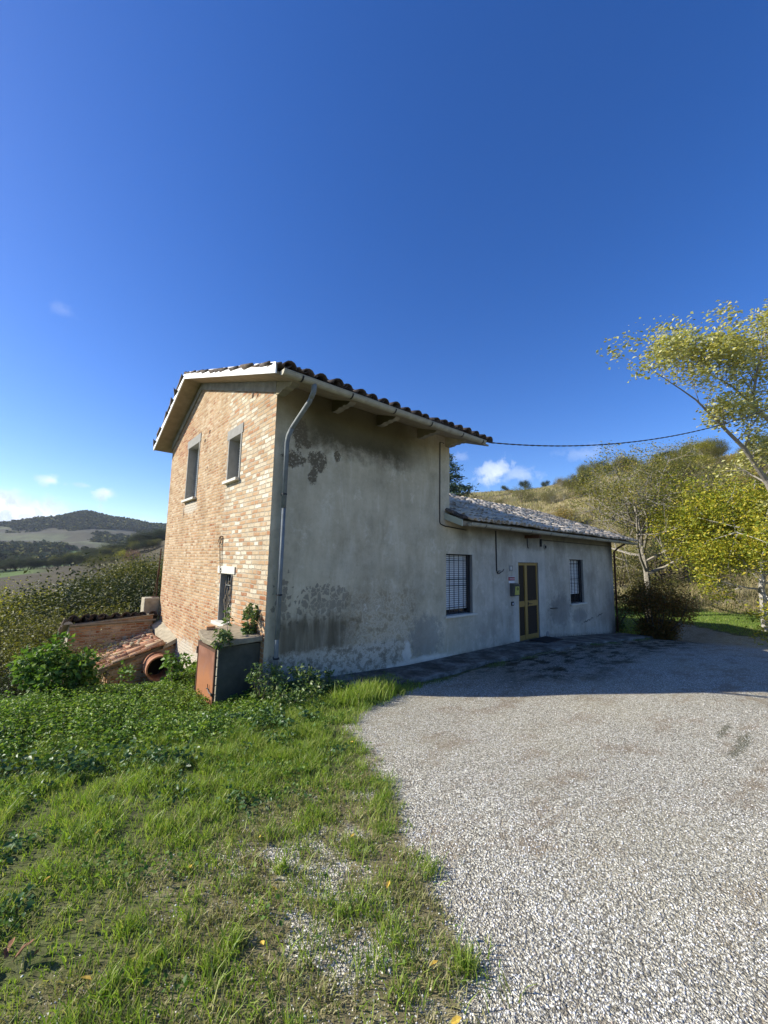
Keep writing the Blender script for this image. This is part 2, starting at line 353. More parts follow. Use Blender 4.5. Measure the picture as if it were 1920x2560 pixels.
def brick_mat(name='weathered brick', plain=False):
    mt, N, b = mat(name); v = N.obj(); x, y, z = N.sep(v)
    n0 = N.noise(v, .9, 4); n1 = N.noise(v, 3.5, 6, .65); n2 = N.noise(v, 25, 5, .7); n3 = N.noise(v, 90, 3)
    hor = N.add(x, y) if plain else y
    wy = N.add(hor, N.mul(N.sub(N.noise(v, 9, 3), .5), .06)); wz = N.add(z, N.mul(N.sub(N.noise(v, 3.0, 5), .5), .045))
    wz = N.add(wz, N.mul(N.sub(N.noise(v, 17, 3, .6, 0), .5), .032))
    br = N.node('ShaderNodeTexBrick'); br.offset = .5; br.offset_frequency = 2; br.squash = .6; br.squash_frequency = 3
    br2 = None
    if not plain:
        br2 = N.node('ShaderNodeTexBrick'); br2.offset = .5; br2.squash = .65; br2.squash_frequency = 3
        N.put(br2.inputs['Vector'], N.comb(wy, wz, 0.0)); br2.inputs['Color1'].default_value = (0, 0, 0, 1); br2.inputs['Color2'].default_value = (1, 1, 1, 1); br2.inputs['Mortar'].default_value = (.5, .5, .5, 1)
        br2.inputs['Scale'].default_value = 1.0; br2.inputs['Brick Width'].default_value = .25; br2.inputs['Row Height'].default_value = .077; br2.inputs['Mortar Size'].default_value = .013; br2.inputs['Mortar Smooth'].default_value = .5
    N.put(br.inputs['Vector'], N.comb(wy, wz, 0.0))
    br.inputs['Color1'].default_value = (0, 0, 0, 1); br.inputs['Color2'].default_value = (1, 1, 1, 1); br.inputs['Mortar'].default_value = (.5, .5, .5, 1)
    br.inputs['Scale'].default_value = 1.0; br.inputs['Brick Width'].default_value = .21; br.inputs['Row Height'].default_value = .064
    br.inputs['Mortar Size'].default_value = .012; br.inputs['Mortar Smooth'].default_value = .5; br.inputs['Bias'].default_value = 0
    rnd = br.outputs['Color']; mort = br.outputs['Fac']
    if not plain:
        zr = N.ss(N.add(y, N.mul(N.sub(n1, .5), .25)), 2.22, 2.12); rnd = N.mix(zr, rnd, br2.outputs['Color']); mort = N.add(N.mul(mort, N.sub(1.0, zr)), N.mul(br2.outputs['Fac'], zr))
    # second, coarser per-brick value so neighbours differ in hue as well
    red = N.ramp(rnd, [(0, (.30, .105, .045)), (.25, (.42, .19, .09)), (.5, (.50, .27, .14)), (.75, (.53, .35, .20)), (1, (.60, .44, .27))])
    buff = N.ramp(rnd, [(0, (.34, .21, .11)), (.2, (.46, .30, .165)), (.5, (.52, .38, .225)), (.75, (.58, .45, .29)), (1, (.66, .57, .42))])
    pale = N.ramp(rnd, [(0, (.44, .22, .12)), (.2, (.52, .34, .20)), (.5, (.58, .46, .31)), (.75, (.66, .59, .46)), (1, (.84, .80, .70))])
    if plain:
        col = N.mix(N.ss(n1, .45, .6), red, buff)
    else:
        # right-hand strip rebuilt with pale bricks, red patches higher up and lower down
        pr = N.mul(N.ss(N.add(y, N.mul(N.sub(n1, .5), .5)), 2.35, 2.0), N.ss(N.add(z, N.mul(N.sub(n1, .5), 1.2)), 1.0, 1.5))
        rr = N.mx(N.mul(ell(N, y, z, 5.3, 5.15, .95, .55, N.mul(N.sub(n1, .5), 1.4)), 1.0),
                  N.mx(N.mul(N.ss(N.add(z, N.mul(N.sub(n0, .5), 2.2)), 1.7, 1.0), .75), N.mul(N.ss(N.noise(v, 1.7, 6, .7), .52, .64), .7)))
        col = N.mix(rr, buff, red); col = N.mix(N.mul(pr, .85), col, pale)
        rr2 = ell(N, y, z, .75, 1.15, .6, .45, N.mul(N.sub(n1, .5), 2.2))
        col = N.mix(N.mul(rr2, .6), col, red)
    mcol = N.ramp(n1, [(.3, (.42, .36, .27)), (.6, (.58, .51, .40)), (.8, (.66, .61, .52))])
    if not plain: mcol = N.mix(N.mul(pr, .55), mcol, (.42, .39, .32))
    smear = N.mul(N.ss(N.noise(v, 7, 8, .78), .50, .64), .75)
    mo = N.mx(N.ss(mort, .1, .75), smear)
    col = N.mix(mo, col, mcol)
    col = N.mix(N.mul(N.ss(n2, .5, .8), .35), col, (.20, .14, .09))
    col = N.mix(N.mul(N.ss(N.noise(v, 55, 3), .66, .74), .6), col, (.1, .06, .04))
    col = N.mix(1.0, col, (1.0, .84, .70) if plain else N.mix(pr, (.85, .76, .68), (.86, .81, .75)), 'MULTIPLY')
    col = N.mix(1.0, col, N.ramp(N.noise(v, 1.1, 8, .7), [(.3, (.78, .77, .76)), (.5, (1, 1, 1)), (.7, (1.1, 1.12, 1.15))]), 'MULTIPLY')
    if not plain:
        pl = N.mx(ell(N, y, z, 4.45, 3.3, .55, .14, N.mul(N.sub(n2, .5), 2.0), .2), N.ss(N.add(z, N.mul(N.sub(n1, .5), 1.0)), .35, .15))
        col = N.mix(N.mul(pl, .8), col, (.52, .47, .38))
        ho = None
        for (hy, hz, ry, rz) in ((3.35, 4.92, .05, .045), (3.66, 4.78, .05, .04), (1.0, 5.04, .05, .05), (3.36, 4.1, .03, .03), (5.0, 3.2, .02, .16), (.78, 4.98, .03, .03), (.42, 1.2, .1, .03), (.6, 1.32, .03, .06)):
            e = ell(N, y, z, hy, hz, ry, rz, N.mul(N.sub(n2, .5), 1.6), .15); ho = e if ho is None else N.mx(ho, e)
        col = N.mix(N.mul(ho, .9), col, (.05, .03, .02))
    N.put(b.inputs['Base Color'], col); b.inputs['Roughness'].default_value = .92; b.inputs['Specular IOR Level'].default_value = .15
    h = N.add(N.mul(mort, -1.0), N.add(N.mul(n2, .55), N.add(N.mul(rnd, .35), N.mul(n3, .2))))
    if not plain: h = N.add(h, N.mul(ho, -3.0))
    N.put(b.inputs['Normal'], N.bump(h, .85, .014))
    return mt
def tile_mat(name, cols, lich=.5):
    mt, N, b = mat(name); v = N.obj(); r = N.island(); n = N.noise(v, 14, 6, .7); n2 = N.noise(v, 60, 4, .7)
    c = N.ramp(r, [(i/(len(cols)-1), q) for i, q in enumerate(cols)])
    c = N.mix(N.mul(N.ss(n, .45, .62), lich), c, (.36, .34, .29)); c = N.mix(N.mul(N.ss(n2, .55, .72), .55), c, (.07, .055, .045))
    c = N.mix(N.mul(N.ss(N.noise(v, 30, 4), .6, .7), .4), c, (.45, .43, .33))
    N.put(b.inputs['Base Color'], c); b.inputs['Roughness'].default_value = .9; b.inputs['Specular IOR Level'].default_value = .2
    N.put(b.inputs['Normal'], N.bump(n2, .5, .006)); return mt
M = {}
M['plaster'] = plaster_mat(); M['brick'] = brick_mat(); M['brick2'] = brick_mat('outhouse brick', True)
M['tile_dark'] = tile_mat('dark old roof tile', [(.075, .05, .038), (.10, .072, .056), (.055, .042, .036), (.15, .11, .085)], .12)
M['tile_pale'] = tile_mat('pale weathered roof tile', [(.60, .48, .36), (.62, .54, .43), (.36, .30, .23), (.74, .66, .53), (.48, .38, .29)], .2)
M['tile_red'] = tile_mat('red roof tile', [(.42, .15, .08), (.52, .27, .15), (.48, .34, .2), (.36, .14, .08), (.5, .38, .24)], .3)
M['soffit'] = simple('board marked concrete', (.33, .27, .19), .9, 0, .2, 7, .3)
M['beam'] = simple('grey cement', (.28, .255, .20), .92, 0, .3, 5, .4)
M['surround'] = simple('smooth cement', (.27, .26, .235), .9, 0, .15, 9, .15)
M['sill'] = simple('pale stone', (.58, .55, .47), .8, 0, .08, 14, .1)
M['fascia'] = simple('white painted metal', (.88, .87, .84), .5, 0, .05, 5, .03)
M['mint'] = simple('pale grey green board', (.44, .46, .36), .7, 0, .1, 7, .05)
M['gutter'] = simple('weathered zinc', (.36, .335, .26), .7, .1, .22, 9, .1, .5)
M['pipe'] = simple('galvanised pipe', (.19, .205, .205), .68, .15, .25, 9, .05, .35)
M['iron'] = simple('dark iron', (.025, .026, .03), .55, .3, .2, 20, .05, .4)
M['rustiron'] = simple('rusty iron', (.10, .05, .03), .85, .2, .3, 30, .3)
M['shutter'] = simple('grey white shutter slat', (.70, .69, .66), .55, 0, .04, 8)
M['shutter2'] = simple('cream shutter slat', (.74, .71, .64), .55, 0, .04, 8)
M['ochre'] = simple('ochre anodised frame', (.29, .185, .05), .45, .15, .1, 10, 0, .45)
M['mesh'] = simple('brown insect mesh', (.035, .022, .012), .8, 0, .1, 30)
M['dark'] = simple('dark interior', (.015, .015, .015), .9)
M['sign_white'] = simple('white plastic', (.62, .62, .64), .5, 0, .03)
M['sign_red'] = simple('red print', (.50, .05, .06), .5, 0, .03)
M['black'] = simple('black plastic', (.03, .03, .032), .5, 0, .05)
M['yellow'] = simple('yellowed plastic', (.42, .40, .09), .5, 0, .1, 20)
M['greybox'] = simple('grey metal box', (.10, .10, .09), .5, .3, .1)
M['rubber'] = simple('black rubber', (.02, .02, .02), .9)
M['concrete'] = simple('old concrete', (.36, .31, .22), .95, 0, .3, 8, .8)
M['cloth'] = simple('cable sheath', (.05, .05, .055), .6)
def rust_mat():
    mt, N, b = mat('rusted sheet steel'); v = N.obj(); n = N.noise(v, 3, 7, .6); n2 = N.noise(N.vmul(v, (30, 30, 5)), 1, 5); x, y, z = N.sep(v)
    c = N.ramp(n, [(.3, (.15, .062, .036)), (.5, (.215, .092, .053)), (.7, (.28, .14, .09))])
    c = N.mix(N.mul(N.ss(N.add(z, N.mul(N.sub(n, .5), .8)), .62, .3), .8), c, (.36, .145, .055))
    c = N.mix(N.mul(N.ss(n2, .55, .75), .3), c, (.16, .07, .045)); N.put(b.inputs['Base Color'], c)
    b.inputs['Roughness'].default_value = .8; N.put(b.inputs['Normal'], N.bump(N.noise(v, 60, 4), .2, .004)); return mt
M['rust'] = rust_mat()
M['terracotta'] = simple('terracotta', (.34, .16, .09), .85, 0, .3, 9, .3)
M['slab'] = simple('lichened concrete slab', (.27, .225, .155), .95, 0, .35, 11, 1.0)
M['blockwall'] = simple('dark stained block wall', (.085, .078, .058), .95, 0, .45, 4, .6)

# ------------------------------------------------------------------ farmhouse
LT, D, LE = 4.31, 6.66, 13.94
house = empty('farmhouse', (0, 0, 0), 'old farmhouse of a tall brick gabled block and a long low grey rendered wing', 'house')
def wall_panel(axis, plane, inward, a_breaks, z_breaks, holes, depth, top=None, mi=0, bot=None):
    """flat wall in plane axis=plane with rectangular openings (a0,a1,z0,z1) and reveals `depth` deep"""
    mb = MB()
    def P(a, z, d=0.0):
        t = plane + inward*d
        return (t, a, z) if axis == 0 else (a, t, z)
    A = sorted(set(a_breaks + [h[0] for h in holes] + [h[1] for h in holes])); Z = sorted(set(z_breaks + [h[2] for h in holes] + [h[3] for h in holes]))
    for i in range(len(A)-1):
        for j in range(len(Z)-1):
            am, zm = (A[i]+A[i+1])/2, (Z[j]+Z[j+1])/2
            if any(h[0] < am < h[1] and h[2] < zm < h[3] for h in holes): continue
            z0a = z0b = Z[j]; z1a, z1b = Z[j+1], Z[j+1]
            if top:
                z1a = top(A[i]) if j == len(Z)-2 else min(z1a, top(A[i])); z1b = top(A[i+1]) if j == len(Z)-2 else min(z1b, top(A[i+1]))
                z0a = min(z0a, z1a); z0b = min(z0b, z1b)
                if z1a-z0a < 1e-4 and z1b-z0b < 1e-4: continue
            mb.addf([P(A[i], z0a), P(A[i+1], z0b), P(A[i+1], z1b), P(A[i], z1a)], [(0, 1, 2, 3)], mi)
    for (a0, a1, z0, z1) in holes:
        for (p, q) in (((a0, z0), (a1, z0)), ((a1, z0), (a1, z1)), ((a1, z1), (a0, z1)), ((a0, z1), (a0, z0))):
            mb.addf([P(*p), P(*q), P(*q, depth), P(*p, depth)], [(0, 1, 2, 3)], mi+1)
    return mb
WL = (4.19, 5.15, .928, 2.287); DO = (7.19, 8.273, -.02, 2.13); WR = (10.29, 11.30, .843, 2.261)
front = wall_panel(1, 0, 1, [0, LT, LE], [-3, 4.9], [WL, DO, WR], .30, lambda a: 4.9 if a < LT-1e-6 else 3.3)
# (the tall end stops at LT: rebuild as two panels so that the step is exact)
front = wall_panel(1, 0, 1, [0, 4.15], [-3, 4.97], [], .3)
f2 = wall_panel(1, 0, 1, [4.15, LE], [-3, 3.1], [WL, DO, WR], .17)
front.addf(f2.v, f2.f); front.mi = front.mi[:-len(f2.f)] + f2.mi
front.addf([(4.15, 0, 3.1), (LT, 0, 3.1), (LT, 0, 4.97), (4.15, 0, 4.97)], [(0, 1, 2, 3)])
# side of the tall block above the wing, right end of the wing, back walls
zt = lambda y: 4.95 + .327*y if y < 4.25 else 6.34 - .424*(y-4.25)
front.addf([(LT, 0, 2.6), (LT, D, 2.6), (LT, D, zt(D)), (LT, 4.25, zt(4.25)), (LT, 0, 4.95)], [(0, 1, 2, 3, 4)])
zl = lambda y: 3.05 + .365*y if y < 3.4 else 4.29 - .365*(y-3.4)
front.addf([(LE, 0, -3), (LE, D, -3), (LE, D, zl(D)), (LE, 3.4, zl(3.4)), (LE, 0, zl(0))], [(0, 1, 2, 3, 4)])
front.addf([(0, D, -3), (LT, D, -3), (LT, D, zt(D)), (0, D, zt(D))], [(0, 3, 2, 1)])
front.addf([(LT, D, -3), (LE, D, -3), (LE, D, zl(D)), (LT, D, zl(D))], [(0, 3, 2, 1)])
front.build('rendered_wall', [M['plaster'], M['surround']], house)
bt = lambda y: 4.776 + (6.171-4.776)/4.156*y if y < 4.156 else 6.171 - (6.171-5.144)/(6.66-4.156)*(y-4.156)
UW1 = (4.059, 4.926, 3.504, 4.841); UW2 = (1.435, 2.024, 3.581, 4.439); LW = (1.459, 2.007, .939, 1.813)
bw = wall_panel(0, 0, 1, [.004, 1.0, 3.0, 4.156, D], [-3, 4.5, 4.9], [UW1, UW2, LW], .24, bt)
bw.build('brick_gable_wall', [M['brick'], M['surround']], house)
# cement beam under the verge
bm = MB(); so = lambda y: (4.71 + .327*(y+.74) if y < 4.25 else 6.362-.424*(y-4.25))
ys = [0, 4.156, D]
for y0, y1 in ((0, 4.156), (4.156, D)):
    vs = []
    for xx in (-.03, .01):
        vs += [(xx, y0, bt(y0)), (xx, y1, bt(y1)), (xx, y1, so(y1)+.02), (xx, y0, so(y0)+.02)]
    bm.addf(vs, [(0, 1, 2, 3), (7, 6, 5, 4), (0, 4, 5, 1), (1, 5, 6, 2), (0, 3, 7, 4)])
bm.build('verge_beam', M['beam'], house)

# roof slabs, verge boards
RX0, RX1 = -.40, 4.76
rf = MB(); rf.prism([(-.76, 4.705), (4.25, 6.362), (7.08, 5.165), (7.08, 5.205), (4.25, 6.402), (-.76, 4.745)], RX0+.015, RX1, 0)
roof = rf.build('tall_roof', M['soffit'], house)
def barrel_tiles(name, x0, x1, nx, y_eave, z_eave, slope, length, sign, mt, parent, seed, over=.07, rad=.088, messy=1.0, skip=0.0, lift=.0, slipf=.0):
    """clay barrel tiles laid up a slope: y = y_eave + sign*s*cos, z = z_eave + s*sin"""
    rg = np.random.RandomState(seed); th = math.atan(slope); ns = 6
    L = .42; exp = .31; rows = int(math.ceil(length/exp)); V = []; F = []; cnt = 0
    ang = np.linspace(0, pi, ns+1)
    faces = []
    n1 = ns+1
    for i in range(ns):
        faces += [(i, i+1, 2*n1+i+1, 2*n1+i), (n1+i+1, n1+i, 3*n1+i, 3*n1+i+1), (i+1, i, n1+i, n1+i+1), (2*n1+i, 2*n1+i+1, 3*n1+i+1, 3*n1+i)]
    faces += [(0, 2*n1, 3*n1, n1), (ns, n1+ns, 3*n1+ns, 2*n1+ns)]
    faces = np.array(faces)
    pitch = (x1-x0)/nx
    for kind in (0, 1):
        for c in range(nx + (1 if kind == 0 else 0)):
            for r in range(rows):
                if kind == 1 and rg.rand() < skip: continue
                cx = x0 + (c + (0 if kind == 0 else .5))*pitch + rg.randn()*.006*messy
                s0 = r*exp - over + rg.randn()*.012*messy; yawj = rg.randn()*.035*messy; lf = rg.rand()*.012*messy + lift
                rl, rh = (rad, rad*.80) if kind == 1 else (rad*.80, rad)      # covers: wide end down, pans: wide end up
                pts = []
                for (s, R) in ((0, rl), (L, rh)):
                    for rr in (R, R-.014):
                        w = cos_a = np.cos(ang)*rr; hh = np.sin(ang)*rr*.92
                        if kind == 0: hh = rad*.62 - hh*.72
                        else: hh = hh + rad*.20
                        base = .012 + (.026 if s == 0 else 0.0)*1.0 + lf
                        pts.append(np.stack([cx + w + yawj*(s-.2), np.full(ns+1, s0+s), hh + base], 1))
                # order: low outer, low inner, high outer, high inner
                P = np.concatenate(pts); V.append(P); F.append(faces+cnt); cnt += len(P)
    V = np.concatenate(V); F = np.concatenate(F)
    s = V[:, 1].copy(); h = V[:, 2].copy(); k = np.minimum(s, length)
    V[:, 1] = y_eave + sign*(k*cos(th) - h*sin(th)); V[:, 2] = z_eave + k*sin(th) + h*cos(th)
    V[:, 2] += .012*np.sin(V[:, 0]*1.7+seed) 
    return nobj(name, V, [F], mt, parent)
barrel_tiles('tiles', RX0+.06, RX1+.0, 20, -.79, 4.735, .330, 5.30, 1, M['tile_dark'], roof, 1, messy=2.2, rad=.104)
barrel_tiles('tiles', RX0+.05, RX1-.02, 20, 7.10, 5.20, .424, 3.06, -1, M['tile_dark'], roof, 2, messy=2.0, rad=.105)
rg = MB()
for k in range(13):
    xx = RX0 + k*.40; a = [(xx, 4.25+cos(t)*.12, 6.45+sin(t)*.09) for t in np.linspace(0, pi, 8)]; b2 = [(xx+.43, 4.25+cos(t)*.10, 6.44+sin(t)*.08) for t in np.linspace(0, pi, 8)]
    rg.addf(a+b2, [(i, i+1, 9+i, 8+i) for i in range(7)] + [tuple(range(8))])
rg.build('ridge_tiles', M['tile_dark'], roof)
fb = MB()
for (y0, z0, y1, z1) in ((-.775, 4.70, 4.245, 6.355), (4.255, 6.355, 7.10, 5.15)):
    h = .155
    fb.prism([(y0, z0), (y1, z1), (y1, z1+h), (y0, z0+h)], RX0-.012, RX0+.013, 0)
    # folded top lip
    fb.prism([(y0, z0+h), (y1, z1+h), (y1, z1+h+.012), (y0, z0+h+.012)], RX0-.012, RX0+.07, 0)
for yy in (3.55,):
    zz = 4.70 + (6.355-4.70)/(5.02)*(yy+.775)
    fb.box(RX0-.017, yy-.008, zz, RX0-.013, yy+.008, zz+.155)
for yy in (-.55, -.45, -.33, .35, .75, 2.7, 3.0, 3.9):
    zz = 4.78 + .3297*(yy+.775); fb.box(RX0-.016, yy-.008, zz, RX0-.0125, yy+.008, zz+.016, 1)
fb.build('verge_board', [M['fascia'], M['pipe']], roof, bevel=.003)
# gutters
def gutter(name, x0, x1, y, z, r, parent, hooks, mt=None):
    mb = MB(); n = 9; A = np.linspace(pi*.97, 2*pi*1.015, n)
    for rr, flip in ((r, 0), (r-.006, 1)):
        k = len(mb.v)
        for xx in (x0, x1):
            for a in A: mb.v.append((xx, y+cos(a)*rr, z+sin(a)*rr))
        for i in range(n-1):
            mb.f.append((k+i, k+i+1, k+n+i+1, k+n+i) if flip else (k+i+1, k+i, k+n+i, k+n+i+1)); mb.mi.append(0)
    for xx, s in ((x0, 0), (x1, 1)):
        mb.addf([(xx, y+cos(a)*r, z+sin(a)*r) for a in A], [tuple(range(n))]); 
    mb.tube([(x0, y-r, z+.004), (x1, y-r, z+.004)], .009, 6)
    g = mb.build(name, mt or M['gutter'], parent, smooth=False)
    for xx in hooks:
        hb = MB()
        rr = r+.006
        pts = [(xx, y+cos(a)*rr, z+sin(a)*rr) for a in np.linspace(pi*.95, 2*pi*1.02, 10)]
        for i in range(9):
            p, q = pts[i], pts[i+1]; w = .014
            hb.addf([(p[0]-w, p[1], p[2]), (p[0]+w, p[1], p[2]), (q[0]+w, q[1], q[2]), (q[0]-w, q[1], q[2])], [(0, 1, 2, 3)])
        hb.build('gutter_bracket', M['iron'], g)
    return g
gutter('gutter', RX0+.06, 4.46, -.845, 4.735, .068, roof, [-.04, .85, 1.78, 2.72, 3.66, 4.35])
# cement corbels below the eaves
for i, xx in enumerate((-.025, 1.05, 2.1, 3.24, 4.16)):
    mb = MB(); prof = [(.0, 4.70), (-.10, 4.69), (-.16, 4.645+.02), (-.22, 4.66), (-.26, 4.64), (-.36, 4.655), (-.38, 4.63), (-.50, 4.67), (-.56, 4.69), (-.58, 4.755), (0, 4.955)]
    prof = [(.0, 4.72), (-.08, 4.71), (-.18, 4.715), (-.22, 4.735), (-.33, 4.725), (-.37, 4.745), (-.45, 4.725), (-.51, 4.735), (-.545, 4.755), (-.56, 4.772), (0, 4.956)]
    mb.prism([(p[0], p[1]+.012) for p in prof], xx, xx+.13, 0); mb.mi = [1, 1]+[0]*(len(mb.f)-2); mb.build('corbel', [M['beam'], M['plaster']], house, bevel=.006)  # side faces take the wall's stained render, standing in for their shade
# downpipe
dp = MB(); px = .155
dp.tube([(.178, -.855, 4.70), (.178, -.84, 4.58), (.175, -.78, 4.50)], .040, 10)
dp.tube([(.177, -.80, 4.53), (.175, -.74, 4.46), (.17, -.26, 4.19), (.168, -.20, 4.14)], .037, 10)
dp.tube([(.168, -.24, 4.17), (.165, -.13, 4.07), (.16, -.10, 3.95), (.16, -.095, 2.9)], .039, 12)
dp.tube([(.16, -.095, 2.93), (.16, -.095, .9)], .036, 12); dp.tube([(.16, -.095, 1.42), (.155, -.09, .15)], .033, 12)
dpo = dp.build('downpipe', M['pipe'], house, smooth=True)
for z in (3.12, 1.56, .62): cb = MB(); cb.tube([(.16, -.095, z-.012), (.16, -.095, z+.012)], .045, 12); cb.box(.152, -.09, z-.01, .168, .003, z+.01); cb.build('pipe_clip', M['iron'], dpo)

# wing roof
lr = MB(); lr.prism([(-.44, 2.90), (3.4, 4.30), (7.2, 2.91), (7.2, 3.01), (3.4, 4.40), (-.44, 3.0)], LT+.003, 15.0, 0)
lr.prism([(-.44, 2.90), (-.002, 3.06), (-.002, 3.16), (-.44, 3.0)], 4.15, LT+.002, 0)
lroof = lr.build('low_roof', M['soffit'], house)
barrel_tiles('tiles', LT+.08, 15.05, 50, -.47, 3.00, .365, 4.10, 1, M['tile_pale'], lroof, 3, messy=2.0)
barrel_tiles('tiles', LT+.08, 15.05, 50, 7.24, 3.02, .365, 4.05, -1, M['tile_pale'], lroof, 4, messy=2.0)
rg = MB()
for k in range(27):
    xx = LT+.02 + k*.40; zz = 4.47+random.uniform(-.015, .015)
    a = [(xx, 3.4+cos(t)*.13, zz+sin(t)*.10) for t in np.linspace(0, pi, 8)]; b2 = [(xx+.43, 3.4+cos(t)*.105, zz-.01+sin(t)*.09) for t in np.linspace(0, pi, 8)]
    rg.addf(a+b2, [(i, i+1, 9+i, 8+i) for i in range(7)] + [tuple(range(8))])
rg.build('ridge_tiles', M['tile_pale'], lroof)
mb = MB(); mb.prism([(-.50, 2.875), (-.003, 3.055), (-.003, 3.205), (-.50, 3.02)], 4.128, 4.148, 0); mb.build('verge_board', M['mint'], lroof, bevel=.003)
mb = MB()   # verge tiles standing at the abutment
for (ya, za, yb, zb) in ((-.5, 3.05, -.2, 3.16), (-.24, 3.16, .02, 3.27)):
    a = [(4.235+cos(t)*.10, ya, za+sin(t)*.07) for t in np.linspace(0, pi, 7)]; b2 = [(4.235+cos(t)*.085, yb, zb+sin(t)*.06) for t in np.linspace(0, pi, 7)]
    mb.addf(a+b2, [(i, i+1, 8+i, 7+i) for i in range(6)] + [tuple(range(7))])
mb.build('verge_tiles', M['tile_dark'], lroof)
gutter('gutter', 4.36, 15.02, -.52, 2.955, .062, lroof, [4.9+i*1.02 for i in range(10)], M['gutter'])
# far downpipe at the right end
mb = MB(); mb.tube([(LE+.06, -.45, 2.9), (LE+.06, -.2, 2.75), (LE+.06, -.06, 2.6), (LE+.06, -.05, -.35)], .035, 8); mb.build('downpipe', M['rustiron'], house, smooth=True)
mb = MB(); 
for xx in (7.55,): mb.box(xx, -.44, 2.80, xx+.10, -.003, 2.885)
mb.build('rafter_end', M['rustiron'], house)

# ---- windows of the front
def slats(x0, x1, y, z0, z1, p, mt, parent, name='shutter', axis=1):
    mb = MB(); z = z0; t = .006
    while z < z1:
        zz = min(z+p, z1)
        prof = [(0, z+.005), (-t, z+p*.25), (-t, z+p*.72), (0, zz-.006), (.008, zz-.006), (.008, z+.005)]
        if axis == 1: mb.prism([(y+a, b) for a, b in prof], x0, x1, 0)
        else: mb.prism([(y+a, b) for a, b in prof], x0, x1, 1)
        z += p
    mb.box(x0, y+.012, z0, x1, y+.02, z1, 1) if axis == 1 else mb.box(y+.012, x0, z0, y+.02, x1, z1, 1)
    # slot rows between the slats
    return mb.build(name, [mt, M['dark']], parent)
def front_window(hole, hbars, nv, sh_bottom, blind_to=None):
    x0, x1, z0, z1 = hole
    fr = MB(); y = .165
    for (a, b, c, d) in ((x0, x0+.03, z0, z1), (x1-.05, x1, z0, z1), (x0+.03, x1-.05, z1-.03, z1), (x0+.03, x1-.05, z0, z0+.04)): fr.box(a, .13, c, b, .20, d)
    fr.box(x0-.02, .20, z0-.02, x1+.02, .23, z1+.02, 1)
    w = fr.build('window', [M['iron'], M['dark']], house)
    slats(x0+.03, x1-.05, .155, sh_bottom, z1-.03, .048, M['shutter'], w)
    s = MB(); s.box(x0-.05, -.06, z0-.045, x1+.11, .13, z0+.002); s.build('sill', M['sill'], w, bevel=.004)
    g = MB()
    for i in range(nv):
        xx = x0+.03 + (x1-x0-.12)*i/(nv-1); g.tube([(xx, .075, z0+.01), (xx, .075, z1)], .0085, 6)
    for zz in hbars: g.box(x0, .060, zz-.007, x1-.03, .066, zz+.007)
    for xx in (x1-.055,): g.box(xx, .055, z0+.005, xx+.03, .085, z1)
    g.build('window_bars', M['iron'], w)
    # dark strip below the shutter: the open glazing
    p = MB(); p.box(x0+.03, .148, z0+.04, x1-.05, .153, sh_bottom); gm = p.build('glass_pane', M['glass'], w)
    return w
gm, N, b = mat('window glass'); b.inputs['Base Color'].default_value = (.012, .013, .015, 1); b.inputs['Roughness'].default_value = .08; b.inputs['Specular IOR Level'].default_value = .5; M['glass'] = gm
front_window(WL, [2.14, 1.72, 1.575, 1.09], 6, 1.03)
front_window(WR, [2.12, 1.63, 1.48], 5, 1.13)
# ---- door
x0, x1, z0, z1 = DO; xm = 7.60
d = MB(); y0, y1 = .028, .072
def bar(a, b, c, e, p=0): d.box(a, y0-p, c, b, y1, e)
bar(x0+.006, x0+.07, z0+.02, z1-.012); bar(x1-.07, x1-.006, z0+.02, z1-.012); bar(x0+.07, x1-.07, z1-.08, z1-.012); 
bar(xm-.055, xm+.02, z0+.02, z1-.08, .012); bar(xm+.021, xm+.09, z0+.02, z1-.08)
bar(x0+.07, xm-.055, .93, 1.08); bar(xm+.09, x1-.07, .93, 1.08); bar(x0+.07, xm-.055, z0+.02, .17); bar(xm+.09, x1-.07, z0+.02, .17)
door = d.build('door', M['ochre'], house, bevel=.003)
mb = MB(); 
for (a, b, c, e) in ((x0+.07, xm-.055, 1.08, z1-.08), (xm+.09, x1-.07, 1.08, z1-.08), (x0+.07, xm-.055, .17, .93)): mb.box(a, .05, c, b, .058, e)
mb.build('insect_screen', M['mesh'], door)
lv = MB(); z = .17
while z < .92: lv.prism([(.036, z), (.040, z+.002), (.062, z+.04), (.058, z+.042)], xm+.09, x1-.07, 0); z += .045
lv.build('louvre_panel', M['mesh'], door)
mb = MB(); mb.tube([(xm+.115, .03, 1.0), (xm+.115, -.02, 1.0), (xm+.125, -.03, 1.0), (xm+.24, -.028, .995)], .009, 8); mb.box(xm+.10, .018, .95, xm+.13, .028, 1.05); mb.build('handle', M['iron'], door)
mb = MB(); mb.box(x0-.02, -.07, -.075, x1+.05, .26, -.022); mb.build('threshold', M['sill'], house, bevel=.006)
mb = MB(); mb.box(x0, .12, -.02, x1, .15, z1); mb.build('inner_door', M['dark'], door)

